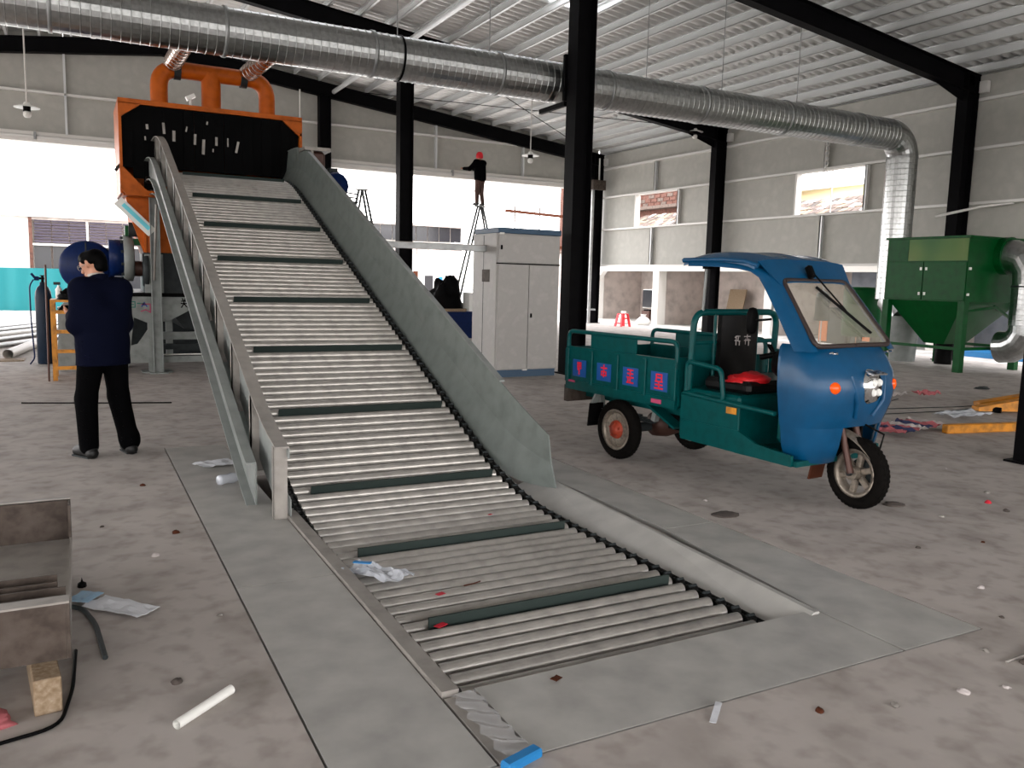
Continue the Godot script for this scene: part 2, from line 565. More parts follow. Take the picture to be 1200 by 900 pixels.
	var wb := struct_node("wall_back")
	part("header", bxz(-13, 18, 4.9, 5.0, ZB - 0.1, ZB + 0.1), M.white, wb)
	part("panel", G.new().prism([Vector2(-13, 5.0), Vector2(18, 5.0), Vector2(18, yr(18.0)), Vector2(RIDGE, yr(RIDGE)), Vector2(-13, yr(-13.0))], Transform3D(Basis.IDENTITY, Vector3(0, 0, ZB)), 0.1), M.panel, wb)
	# columns
	for z in cols:
		var c := G.new()
		var hz := clampf(z, ZF + 0.14, ZB - 0.2)
		ibeam(c, v3(17.72, 0, hz), v3(17.72, 6.35, hz), 0.26, 0.4, Vector3.RIGHT)
		c.box(v3(17.72, 0.01, hz), v3(0.5, 0.02, 0.36))
		struct("column", c, M.blacksteel)
		var c2 := G.new()
		ibeam(c2, v3(XL + 0.25, 0, hz), v3(XL + 0.25, 6.3, hz), 0.26, 0.4, Vector3.RIGHT)
		struct("column", c2, M.blacksteel)
	for q in [[8.0, -4.4], [7.6, -12.12], [7.56, -20.35], [7.24, -26.8]]:
		var c3 := G.new()
		var cw := 0.3
		ibeam(c3, v3(q[0], 0, q[1]), v3(q[0], yr(q[0]) - 0.38, q[1]), cw, 0.36, Vector3.RIGHT)
		c3.box(v3(q[0], 0.01, q[1]), v3(0.46, 0.02, 0.42))
		var co := struct("column", c3, M.blacksteel)
		part("cap_plate", bxz(q[0] - 0.2, q[0] + 0.2, yr(q[0]) - 0.42, yr(q[0]) - 0.4, q[1] - 0.16, q[1] + 0.16), M.blacksteel, co)
	# rafters
	for z in [-26.88, -20.15, -12.1, -4.4, 3.3, 8.8]:
		for s in [1, -1]:
			var a := v3(RIDGE, 8.21 - 0.21, z)
			var b2 := v3(XR - 0.05 if s > 0 else XL + 0.05, 6.35 - 0.21, z)
			var rf := struct("rafter", ibeam(G.new(), a, b2, 0.22, 0.42, Vector3.UP), M.blacksteel)
			if s > 0:
				part("haunch", G.new().prism([Vector2(17.55, 6.0), Vector2(16.2, 6.16), Vector2(17.55, 5.75)], Transform3D(Basis.IDENTITY, Vector3(0, 0, z - 0.01)), 0.02), M.blacksteel, rf)
				part("gusset", bxz(17.9, 18.02, 5.95, 6.2, z + 0.12, z + 0.3), M.girt, rf)
	# roof: corrugated sheets on purlins, with one translucent strip
	var ce := struct_node("ceiling")
	var sheet_of := func(x0: float, x1: float, z0: float, z1: float, m: Material, called: String) -> void:
		var rws := []
		var n := int(round((z1 - z0) / 0.25)) * 6
		for e in 2:
			var x: float = [x0, x1][e]
			var rw := []
			for i in n + 1:
				var z := lerpf(z0, z1, float(i) / n)
				var ph := fposmod((z + 27.3) / 0.25, 1.0)
				var hgt := clampf(sin(ph * TAU) * 1.4, -1.0, 1.0) * 0.032
				rw.append(v3(x, yr(x) + 0.222 + hgt, z))
			rws.append(rw)
		part(called, G.new().sheet(rws, v3(0, 0.012, 0), true), m, ce)
	for b in [[-27.3, -20.1], [-20.1, -16.3], [-15.1, -12.1], [-12.1, -8.9], [-7.7, -4.5], [-4.5, -1.3], [-0.1, 3.1], [3.1, 5.5], [6.7, 9.3]]:
		sheet_of.call(RIDGE, 18.3, b[0], b[1], M.roof, "roof_sheet")
	for z in [-16.3, -8.9, -1.3, 5.5]:
		# the translucent strip lies in the bay above the duct
		sheet_of.call(10.1, 18.3, z, z + 1.2, M.roof, "roof_sheet")
		sheet_of.call(RIDGE, 10.1, z, z + 1.2, M.skylight if z < -15 else M.roof, "skylight_sheet" if z < -15 else "roof_sheet")
		sheet_of.call(-13.3, RIDGE, z, z + 1.2, M.roof, "roof_sheet")
	for b in [[-27.3, -20.1], [-20.1, -16.3], [-15.1, -12.1], [-12.1, -8.9], [-7.7, -4.5], [-4.5, -1.3], [-0.1, 3.1], [3.1, 5.5], [6.7, 9.3]]:
		sheet_of.call(-13.3, RIDGE, b[0], b[1], M.roof, "roof_sheet")
	part("ridge_cap", G.new().sheet([[v3(2.2, 8.43, -27.3), v3(2.2, 8.43, 9.3)], [v3(2.5, 8.47, -27.3), v3(2.5, 8.47, 9.3)], [v3(2.8, 8.43, -27.3), v3(2.8, 8.43, 9.3)]], v3(0, 0.01, 0), false), M.roof, ce)
	for k in 21:
		for s in [1, -1]:
			var x: float = 17.88 - 0.77 * k
			if s < 0:
				x = 2 * RIDGE - x
			var y := yr(x)
			var gp := bxz(x - 0.004, x + 0.004, y, y + 0.18, ZF, ZB)
			bxz(x - 0.06, x, y, y + 0.012, ZF, ZB, gp)
			bxz(x - 0.06, x, y + 0.17, y + 0.18, ZF, ZB, gp)
			bxz(x - 0.06, x - 0.052, y, y + 0.025, ZF, ZB, gp)
			part("purlin", gp, M.purlin, ce)
	for q in [[7.55, -20.05, -12.2], [7.55, -26.8, -20.25], [7.55, -12.0, -4.5]]:
		part("tie_tube", G.new().tube(v3(q[0], yr(q[0]) - 0.22, q[1]), v3(q[0], yr(q[0]) - 0.22, q[2]), 0.07), M.purlin, ce)
	for q in [[8.2, -26.6, 17.2, -20.4], [8.2, -20.4, 17.2, -26.6]]:
		part("brace_rod", G.new().tube(v3(q[0], yr(q[0]) - 0.1, q[1]), v3(q[2], yr(q[2]) - 0.1, q[3]), 0.012, -1, 6), M.blacksteel, ce)
	# eaves flashing over the right wall
	part("eaves_flashing", bxz(17.96, 18.2, 6.36, 6.6, ZF, ZB), M.galvdull, ce)

# ================= the yard and the neighbours =================
func build_outside() -> void:
	var g := bxz(-70, 18.36, -0.45, -0.05, -130, ZF - 0.41)
	bxz(18.36, 90, -0.45, -0.05, -130, ZB + 4, g)
	bxz(-70, -30.1, -0.45, -0.05, ZF - 0.41, 60, g)
	bxz(-30.1, 90, -0.45, -0.05, ZB + 4.1, 60, g)
	struct("ground", g, M.ground)
	# white shed with a louvred opening, seen through the gable on the left
	var b := thing("white_shed", "white rendered shed with a dark louvred grille beyond the turquoise sheeting", "building", v3(0, -0.05, -38))
	part("wall", bxz(-9, -1.42, 0, 3.62, -6, 0), M.white, b)
	var wl := bxz(-1.42, 4.6, 3.52, 3.62, -6, 0.05)
	bxz(-1.42, 4.6, 0, 3.6, -6, -3, wl)
	part("lintel", wl, M.plaster, b)
	part("eaves", bxz(-9.2, 4.8, 3.62, 3.72, -6.2, 0.15), M.plaster, b)
	part("reveal", bxz(-1.5, -1.38, 1.2, 3.6, -0.1, 0.08), M.brick, b)
	for bay in 3:
		var x0 := -1.34 + bay * 1.95
		for c in 3:
			for k in 8:
				part("louvre_blade", G.new().box(v3(x0 + 0.32 + c * 0.62, 2.68 + k * 0.115, -0.02), v3(0.58, 0.075, 0.02), Basis(Vector3.RIGHT, 0.5)), M.louvre, b)
		part("mullion", bxz(x0 + 1.86, x0 + 1.94, 1.2, 3.52, -0.06, 0.02), M.white, b)
	for k in 9:
		part("window_pane", bxz(-1.34 + k * 0.65, -0.76 + k * 0.65, 0.3, 2.5, -0.06, -0.04), M.glassdark, b)
	part("sill", bxz(-1.42, 4.6, 2.52, 2.6, -0.1, 0.06), M.white, b)
	# sheeting along the yard
	var rows := []
	for i in 2:
		var r := []
		for k in 49:
			var x := -9.0 + k * 0.19
			r.append(v3(x, 1.62 if i else 0.0, -36.5 + 0.07 * sin(k * 1.9) + 0.05 * sin(k * 0.7) - (0.0 if i else 0.12)))
		rows.append(r)
	single("sheeting_fence", G.new().sheet(rows, v3(0, 0, 0.015)), M.turquoise, "turquoise translucent plastic sheeting hung along the yard", "sheeting", v3(0, -0.05, 0))
	# two-storey building with a balcony, behind the standing ladder
	var c := thing("balcony_house", "pale two storey house with a glazed balcony behind the tall ladder", "building", v3(0, -0.05, -48))
	var cw := bxz(15.5, 21.6, 0, 2.95, -7, 0)
	bxz(15.5, 21.6, 2.95, 4.75, -7, -1.0, cw)
	part("wall", cw, M.white, c)
	part("roof_slab", bxz(15.3, 21.8, 4.75, 4.9, -7, 0.2), M.plaster, c)
	part("balcony_slab", bxz(15.5, 21.75, 2.85, 3.0, -1, 0.25), M.white, c)
	for k in 8:
		part("balcony_pane", bxz(15.6 + k * 0.76, 16.3 + k * 0.76, 3.85, 4.72, -0.05, 0), M.glassdark, c)
		part("balcony_panel", bxz(15.6 + k * 0.76, 16.3 + k * 0.76, 3.02, 3.65, 0.1, 0.15), M.plaster, c)
	part("rail", bxz(15.5, 21.7, 3.68, 3.78, 0.08, 0.2), M.white, c)
	part("door", bxz(18.45, 18.75, 0.05, 2.0, 0, 0.04), M.gum, c)
	part("window", bxz(19.2, 19.75, 0.75, 1.75, 0, 0.04), M.glassdark, c)
	part("window", bxz(20.6, 21.05, 0.75, 1.6, 0, 0.04), M.glassdark, c)
	part("notice_board", bxz(20.15, 20.4, 1.3, 1.7, 0, 0.03), M.skyblue, c)
	# red scaffold rails beyond the worker
	var s := thing("scaffold", "slender rust red scaffold frame standing in the bright yard", "scaffold", v3(0, -0.05, -34))
	for x in [18.0, 19.3, 20.9]:
		part("post", G.new().tube(v3(x, 0, 0), v3(x, 5.0, 0), 0.03, -1, 6), M.rust, s)
	for y in [3.3, 4.75]:
		part("ledger", G.new().bar(v3(17.5, y, 0), v3(21.2, y - 0.12, 0), 0.05, 0.13), M.gum, s)
	# brick house behind the far right corner
	var h := thing("brick_house", "weathered brick house with a ragged tiled eave behind the corner", "building", v3(0, -0.05, 0))
	part("wall", bxz(23.5, 26.3, 0, 3.1, -46, -36), M.plaster, h)
	var wall2 := bxz(26.4, 33, 0, 8.5, -44, -31.5)
	part("upper_wall", wall2, M.brick, h)
	part("ledge", bxz(25.9, 26.4, 5.35, 5.5, -42, -31.7), M.tile, h)
	part("eave", bxz(23.3, 26.35, 3.1, 3.25, -46.2, -35.8), M.tile, h)
	# brick courses told apart through the first window
	var br := bxz(0, 0.03, 0, 0.16, 0, 0.42).mesh()
	for r in 9:
		for k in 14:
			var zz := -38.6 + k * 0.5 + (0.23 if r % 2 else 0.0)
			if zz < -31.9 and (r * 7 + k * 5) % 11 != 0:
				mpart("brick", br, M.brick if (r + k) % 3 else M.tile, h, Transform3D(Basis.IDENTITY, v3(26.37, 5.55 + r * 0.2, zz)))
	# neighbour's lean-to along the right wall, across a narrow alley
	var n := thing("lean_to", "whitewashed concrete lean-to with plaster bays beyond the open right wall", "building", v3(0, -0.05, 0))
	part("back_wall", bxz(23.0, 23.3, 0, 3.0, -33.5, -18.6), M.plaster, n)
	part("metal_wall", bxz(22.2, 22.5, 0, 3.0, -18.6, -4), M.bluegrey, n)
	part("roof_slab", bxz(20.9, 23.4, 2.62, 2.8, -33.5, -4), M.white, n)
	part("beam", bxz(20.5, 20.9, 2.12, 2.8, -33.5, -4), M.white, n)
	for z in [-31.0, -26.6, -20.5, -14.4, -8.6]:
		part("post", bxz(20.5, 20.9, 0, 2.12, z - 0.18, z + 0.18), M.white, n)
		part("partition", bxz(20.9, 23.0, 0, 2.62, z - 0.09, z + 0.09), M.plaster, n)
	part("bracket", G.new().prism([Vector2(0.4, 2.12), Vector2(0, 1.78), Vector2(0, 2.12)], Transform3D(Basis(Vector3.BACK, Vector3.UP, Vector3.LEFT), v3(20.8, 0, -30.82)), 0.25), M.white, n)
	# tiled roof above it: loose tiles one by one where the windows look onto them, ribs elsewhere
	var rr := []
	for e in 2:
		var r2 := []
		for i in 27 * 10 + 1:
			var z := -33.5 + i * 0.1
			r2.append(v3([20.9, 25.0][e], [3.3, 4.85][e] + 0.05 * (i % 2), z))
		rr.append(r2)
	part("tiled_roof", G.new().sheet(rr, v3(0, 0.04, 0), false), M.tile, n).set_meta("kind", "stuff")
	var rng := RandomNumberGenerator.new()
	rng.seed = 12
	var tone := [M.tile, M.greycloth, M.tile, M.wood, M.stain]
	var tm := G.new().box(Vector3.ZERO, v3(0.36, 0.05, 0.24)).mesh()
	for zr in [[-32.4, 14], [-24.2, 22]]:
		for cr in 8:
			for k in zr[1]:
				var x := 21.2 + cr * 0.48 + rng.randf_range(-0.04, 0.04)
				var bs := Basis(Vector3.BACK, 0.36 + rng.randf_range(0.0, 0.16)) * Basis(Vector3.UP, rng.randf_range(-0.12, 0.12))
				mpart("roof_tile", tm, tone[rng.randi() % 5], n, Transform3D(bs, v3(x, 3.3 + (x - 20.9) * 0.378 + 0.12, zr[0] + k * 0.27)))
	# gable wall of a yellowish house above the tiles
	var y2 := thing("cream_house", "cream house front in the haze above the tiled roof", "building", v3(0, -0.05, 0))
	part("wall", bxz(36, 42, 0, 6.9, -36, -20), mat(Color(0.93, 0.90, 0.72), 0.9), y2)
	part("roof", bxz(35.7, 42.3, 6.9, 7.1, -36.3, -19.7), M.white, y2)
	part("window", bxz(35.96, 36.02, 5.9, 6.6, -27.6, -27.1), M.glassdark, y2)
	# things standing in the bays
	var st := thing("plastic_stool", "red plastic stool standing before the plaster bay", "stool", v3(17.55, 0, -24.6))
	part("seat", G.new().box(v3(0, 0.46, 0), v3(0.3, 0.03, 0.3), Basis.IDENTITY, 0.01), M.redhot, st)
	for sx in [-1, 1]:
		for sz in [-1, 1]:
			part("leg", G.new().bar(v3(sx * 0.12, 0.45, sz * 0.12), v3(sx * 0.19, 0, sz * 0.19), 0.11, 0.03, v3(1, 0, 0)), M.redhot, st)
	part("brace", G.new().bar(v3(-0.19, 0.12, -0.18), v3(-0.19, 0.12, 0.18), 0.02, 0.05), M.redhot, st)
	part("brace", G.new().bar(v3(-0.15, 0.3, 0.14), v3(0.15, 0.3, 0.14), 0.02, 0.05), M.redhot, st)
	var mo := thing("monitor", "dark screened monitor standing on a box beside the white post", "monitor", v3(20.9, 0, -27.5), 0.2)
	part("stand_box", G.new().box(v3(0, 0.2, 0), v3(0.4, 0.5, 0.4)), M.brown, mo)
	part("base", G.new().box(v3(0, 0.48, 0), v3(0.25, 0.06, 0.3)), M.black, mo)
	part("screen", G.new().box(v3(-0.02, 0.95, 0), v3(0.07, 0.7, 0.62), Basis.IDENTITY, 0.01), M.glassdark, mo)
	part("bezel", G.new().box(v3(0.03, 0.95, 0), v3(0.06, 0.76, 0.68), Basis.IDENTITY, 0.01), M.whiteplastic, mo)
	for q in [[19.3, -27.0, 0.5], [19.6, -26.1, 0.42], [20.2, -23.2, 0.7]]:
		var sk := G.new().lathe([Vector2(0.02, 0), Vector2(0.26, 0.02), Vector2(0.3, 0.14), Vector2(0.22, q[2] * 0.6), Vector2(0.08, q[2] * 0.85), Vector2(0.12, q[2]), Vector2(0, q[2])], Vector3.ZERO, Vector3.UP, 9, true)
		single("white_sack", sk, M.white, ["tall white sack slumped against the plaster bay beyond the stool", "low white sack slumped on the ground beside the monitor", "tallest white sack standing before the plaster bay with the leaning board"][0 if q[2] == 0.5 else (1 if q[2] == 0.42 else 2)], "sack", v3(q[0], -0.05 if q[0] > 18.35 else 0.0, q[1]), q[1], "white sacks in the bays")
	var bd := single("board", G.new().box(v3(0, 0.75, 0), v3(0.03, 1.55, 0.9), Basis(Vector3.BACK, -0.2)), M.wood, "pale board leaning against the plaster partition", "board", v3(22.5, -0.08, -24.2))
	# cupboards seen through the windscreen
	var cu := thing("cupboard", "orange and grey cupboard with a paper label behind the tricycle windscreen", "cupboard", v3(20.0, -0.05, -16.7))
	part("body", bxz(-0.2, 0.5, 0, 1.05, -0.95, 0.95), M.darkgrey, cu)
	part("door", bxz(-0.23, -0.2, 0.05, 1.0, 0.42, 0.9), M.orangecard, cu)
	part("door", bxz(-0.23, -0.2, 0.05, 1.0, -0.6, 0.4), M.darkgrey, cu)
	part("door", bxz(-0.23, -0.2, 0.05, 1.0, -0.92, -0.62), M.orangecard, cu)
	part("label", bxz(-0.24, -0.23, 0.72, 0.86, 0.0, 0.16), M.whiteplastic, cu)
	var rg := single("rag_heap", blob(0.32, 0.16, 0.3, 4), M.pinkcloth, "pink rag heap on top of the orange cupboard", "rags", v3(20.15, 1.0, -16.8))
	var ja := thing("hanging_jacket", "dark work jacket hanging on a pole behind the tricycle", "jacket", v3(18.7, 0, -16.6))
	part("cloth", G.new().lathe([Vector2(0.04, 1.5), Vector2(0.17, 1.42), Vector2(0.2, 1.2), Vector2(0.19, 0.9), Vector2(0.22, 0.66), Vector2(0.0, 0.66)], Vector3.ZERO, Vector3.UP, 10), M.darkgrey, ja)
	part("pole", G.new().tube(v3(0, -0.05, 0), v3(0, 1.62, 0), 0.02), M.galvdull, ja)
	part("foot", G.new().box(v3(0, -0.03, 0), v3(0.4, 0.04, 0.4)), M.galvdull, ja)
	var wp := thing("propped_board", "white board propped behind the green dust collector", "board", v3(19.4, -0.05, -10.9), 0.0)
	part("sheet", G.new().prism([Vector2(0, 0.35), Vector2(1.9, 0.55), Vector2(1.5, 1.45), Vector2(0, 1.5)], Transform3D(Basis(Vector3.BACK, Vector3.UP, Vector3.LEFT), Vector3.ZERO), 0.03), M.white, wp)
	for z in [0.1, 1.4]:
		part("prop", bxz(0.05, 0.1, 0, 1.2, z, z + 0.05), M.wood, wp)
	single("blue_pallet", bxz(-0.5, 0.5, 0, 0.14, -1.3, 1.3), M.skyblue, "bright blue pallet lying outside the open wall", "pallet", v3(20.4, -0.05, -12.0))

func blob(rx: float, ry: float, rz: float, sd: int, n := 10) -> G:
	var rng := RandomNumberGenerator.new()
	rng.seed = sd
	var g := G.new()
	var rows := []
	var nz := FastNoiseLite.new()
	nz.seed = sd
	nz.frequency = 1.2
	for i in n + 1:
		var r := []
		var ph := PI * 0.5 * i / n
		for k in 2 * n + 1:
			var th := TAU * (k % (2 * n)) / (2 * n)
			var d := v3(cos(th) * cos(ph), sin(ph), sin(th) * cos(ph))
			var s := 1.0 + 0.45 * nz.get_noise_3dv(d)
			r.append(v3(d.x * rx * s, maxf(0.0, d.y * ry * s), d.z * rz * s))
		rows.append(r)
	g.grid(rows, v3(0, -0.05, 0))
	return g

# ================= conveyor =================
var belt := []      # points of the running line, z and y
var belt_s := []    # arc length at each point

func make_belt() -> void:
	var raw := [v3(0, -0.03, -2.66), v3(0, -0.03, -5.437), v3(0, 3.047, -12.85), v3(0, 3.047, -13.8)]
	belt = rounded(raw, 0.7, 10)
	belt_s = [0.0]
	for i in range(1, belt.size()):
		belt_s.append(belt_s[i - 1] + belt[i].distance_to(belt[i - 1]))

func belt_at(s: float) -> Array:
	for i in range(1, belt.size()):
		if s <= belt_s[i] or i == belt.size() - 1:
			var t: float = (s - belt_s[i - 1]) / (belt_s[i] - belt_s[i - 1])
			return [belt[i - 1].lerp(belt[i], t), (belt[i] - belt[i - 1]).normalized()]
	return []

func belt_z(z: float) -> float:
	# height of the running line at a given z
	for i in range(1, belt.size()):
		if z >= belt[i].z or i == belt.size() - 1:
			return lerpf(belt[i - 1].y, belt[i].y, (z - belt[i - 1].z) / (belt[i].z - belt[i - 1].z))
	return 0.0

func side_strip(z0: float, z1: float, a: Array, b: Array, th: Vector3, n := 40) -> G:
	# strip that follows the running line; a and b are [x, offset above the line]
	var rows := []
	for i in n + 1:
		var z := lerpf(z0, z1, float(i) / n)
		var y := belt_z(z)
		rows.append([v3(a[0], y + a[1], z), v3(b[0], y + b[1], z)])
	return G.new().sheet(rows, th)

func build_conveyor() -> void:
	make_belt()
	var c := thing("bar_conveyor", "long inclined bar conveyor rising from the floor pit to the orange hood", "conveyor")
	# bed under the bars, and an added pan below it to block light
	var rows := []
	for p in belt:
		rows.append([v3(1.3, p.y - 0.05, p.z), v3(2.9, p.y - 0.05, p.z)])
	part("bed", G.new().sheet(rows, v3(0, -0.01, 0)), M.bed, c)
	part("light_block_pan", side_strip(-6.6, -13.8, [1.05, -0.32], [3.1, -0.32], v3(0, -0.01, 0)), M.guard, c)
	# bars, flights, chain
	var total: float = belt_s[belt_s.size() - 1]
	var bar_mesh := G.new().tube(v3(-0.79, 0, 0), v3(0.79, 0, 0), 0.036, -1, 14).mesh()
	var fl := G.new().box(v3(0, 0.0, 0), v3(1.42, 0.075, 0.012))
	fl.box(v3(0, -0.045, -0.03), v3(1.42, 0.01, 0.06))
	var flight_mesh := fl.mesh()
	var lk := G.new()
	for s in [-1, 1]:
		lk.box(v3(s * 0.018, 0, 0), v3(0.008, 0.045, 0.10), Basis.IDENTITY, 0.004)
	lk.tube(v3(-0.03, 0, 0.035), v3(0.03, 0, 0.035), 0.02, -1, 8)
	lk.tube(v3(-0.03, 0, -0.02), v3(0.03, 0, -0.02), 0.014, -1, 6)
	var link_mesh := lk.mesh()
	var pin_mesh := G.new().tube(v3(-0.022, 0, 0), v3(0.022, 0, 0), 0.009, -1, 8).mesh()
	var k := 0
	while 0.075 + 0.11 * k < total:
		var q := belt_at(0.075 + 0.11 * k)
		var d: Vector3 = q[1]
		var bs := Basis(Vector3.RIGHT, atan2(d.y, -d.z))
		var nrm: Vector3 = bs * Vector3.UP
		mpart("bar", bar_mesh, M.bar, c, Transform3D(bs, v3(2.1, 0, 0) + q[0] - nrm * 0.036))
		for x in [1.285, 2.94]:
			var l := mpart("chain_link", link_mesh, M.chain, c, Transform3D(bs, v3(x, 0, 0) + q[0] - nrm * 0.035))
			if x > 2:
				mpart("chain_pin", pin_mesh, M.darkgrey, l, Transform3D(Basis.IDENTITY, v3(0.0, 0.024, 0.035)))
		if k % 10 == 6 and k > 0:
			var f := belt_at(0.075 + 0.11 * (k + 0.5))
			var d2: Vector3 = f[1]
			var b2 := Basis(Vector3.RIGHT, atan2(d2.y, -d2.z))
			mpart("flight", flight_mesh, M.flight, c, Transform3D(b2, v3(2.13, 0, 0) + f[0] + b2 * v3(0, 0.0, 0)))
		k += 1
	part("chain_trough", side_strip(-2.66, -13.8, [2.89, -0.15], [3.1, -0.15], v3(0, -0.02, 0)), M.guard, c)
	part("chain_trough", side_strip(-2.66, -13.8, [1.22, -0.15], [1.31, -0.15], v3(0, -0.02, 0)), M.guard, c)
	# pit cheeks: raised lip on the left, sloping plate on the right
	part("lip", bxz(1.19, 1.262, -0.12, 0.022, -5.5, -2.75), M.steelbare, c)
	var sl := []
	for z in [-2.72, -4.2, -5.75]:
		var t: float = (z + 2.76) / (-5.73 + 2.76)
		sl.append([v3(lerpf(2.99, 3.06, t), -0.08, z), v3(lerpf(3.165, 3.34, t), 0.012, z), v3(lerpf(3.2, 3.36, t), 0.012, z)])
	part("pit_cheek", G.new().sheet(sl, v3(0, -0.012, 0), false), M.plate, c)
	# right guard: upright strip, then a strip leaning outwards, ending in a curled foot
	part("guard_lower", side_strip(-6.1, -13.95, [2.99, -0.06], [3.1, 0.2], v3(0.008, 0, 0)), M.guard, c)
	part("guard_upper", side_strip(-6.1, -13.95, [3.1, 0.2], [3.13, 0.5], v3(0.008, 0, 0)), M.guard, c)
	part("guard_rim", side_strip(-6.1, -13.95, [3.12, 0.5], [3.17, 0.5], v3(0, 0.012, 0)), M.greysteel, c)
	var foot := []
	var foot_up := []
	for i in 13:
		var t := i / 12.0
		var z := lerpf(-6.1, -5.3, t)
		var e := t * t
		var y := belt_z(z)
		var mid := v3(lerpf(3.1, 3.17, e), y + 0.2, z)
		foot.append([v3(lerpf(2.99, 3.22, e), lerpf(y - 0.06, 0.014, t), z), mid])
		foot_up.append([mid, v3(lerpf(3.13, 3.14, e), y + lerpf(0.5, 0.42, e), z)])
	part("guard_foot", G.new().sheet(foot, v3(0.008, 0, 0)), M.guard, c)
	part("guard_foot_upper", G.new().sheet(foot_up, v3(0.008, 0, 0)), M.guard, c)
	part("end_plate", G.new().box(v3(3.1, 3.42, -13.0), v3(0.01, 0.2, 0.012)), M.guard, c)
	# left side: lower channel, posts, infill plates and the top rail
	part("lower_channel", side_strip(-5.75, -14.0, [1.06, -0.13], [1.06, 0.17], v3(0.012, 0, 0)), M.greysteel, c)
	part("channel_flange", side_strip(-5.75, -14.0, [1.0, 0.17], [1.07, 0.17], v3(0, 0.012, 0)), M.greysteel, c)
	part("channel_flange", side_strip(-5.75, -14.0, [1.0, -0.13], [1.07, -0.13], v3(0, 0.012, 0)), M.greysteel, c)
	part("top_rail", side_strip(-5.28, -14.1, [1.10, 0.47], [1.19, 0.47], v3(0, 0.012, 0)), M.steelbare, c)
	part("top_rail_lip", side_strip(-5.28, -14.1, [1.185, 0.40], [1.185, 0.47], v3(0.008, 0, 0)), M.greysteel, c)
	part("inner_strip", side_strip(-5.3, -14.0, [1.2, -0.1], [1.2, 0.12], v3(0.006, 0, 0)), M.greysteel, c)
	var z := -5.34
	while z > -14.0:
		var y := belt_z(z)
		var post := bxz(1.10, 1.19, y - 0.1, y + 0.47, z - 0.012, z)
		bxz(1.10, 1.11, y - 0.1, y + 0.46, z - 0.05, z, post)
		part("guard_post", post, M.steelbare, c)
		if z - 0.78 > -14.2:
			part("infill_plate", side_strip(z - 0.3, z - 0.77, [1.16, 0.0], [1.16, 0.46], v3(0.006, 0, 0), 4), M.greysteel, c)
		z -= 0.78
	# legs at the head
	for x in [1.13, 3.15]:
		var lg := ibeam(G.new(), v3(x, 0, -13.95), v3(x, 2.95, -13.95), 0.12, 0.14, Vector3.RIGHT, 0.01, 0.01)
		lg.box(v3(x, 0.008, -13.95), v3(0.26, 0.016, 0.24))
		part("leg", lg, M.greysteel, c)
	part("brace", G.new().tube(v3(1.1, 1.45, -13.9), v3(1.1, 2.55, -13.2), 0.016, -1, 6), M.steelbare, c)
	# drive motor on the right of the head
	var mg := G.new().lathe([Vector2(0, -0.24), Vector2(0.13, -0.24), Vector2(0.19, -0.18), Vector2(0.19, 0.16), Vector2(0.16, 0.24), Vector2(0, 0.24)], v3(3.45, 2.9, -12.3), Vector3.BACK, 18)
	var mt := part("drive_motor", mg, M.motor, c)
	var fins := G.new()
	for i in 14:
		var a := TAU * i / 14
		fins.box(v3(3.45 + cos(a) * 0.195, 2.9 + sin(a) * 0.195, -12.3), v3(0.02, 0.012, 0.3), Basis(Vector3.BACK, a))
	part("cooling_fins", fins, M.motor, mt)
	part("terminal_box", G.new().box(v3(3.45, 3.11, -12.35), v3(0.14, 0.1, 0.16), Basis.IDENTITY, 0.01), M.darkgrey, mt)
	part("gearbox", G.new().box(v3(3.32, 3.3, -12.75), v3(0.22, 0.26, 0.26), Basis.IDENTITY, 0.04), M.brown, c)
	part("motor_bracket", G.new().box(v3(3.3, 3.46, -12.75), v3(0.4, 0.05, 0.35)).box(v3(3.22, 3.1, -12.75), v3(0.04, 0.7, 0.3)), M.steelbare, c)
	part("shaft", G.new().tube(v3(1.0, 2.93, -13.6), v3(3.6, 2.93, -13.6), 0.05), M.chain, c)
	for y in [2.5, 2.56, 2.62]:
		part("cable", G.new().tube(v3(3.6, y + 0.2, -12.25), v3(3.8, y + 0.18, -12.2), 0.012, -1, 6), M.black, c)

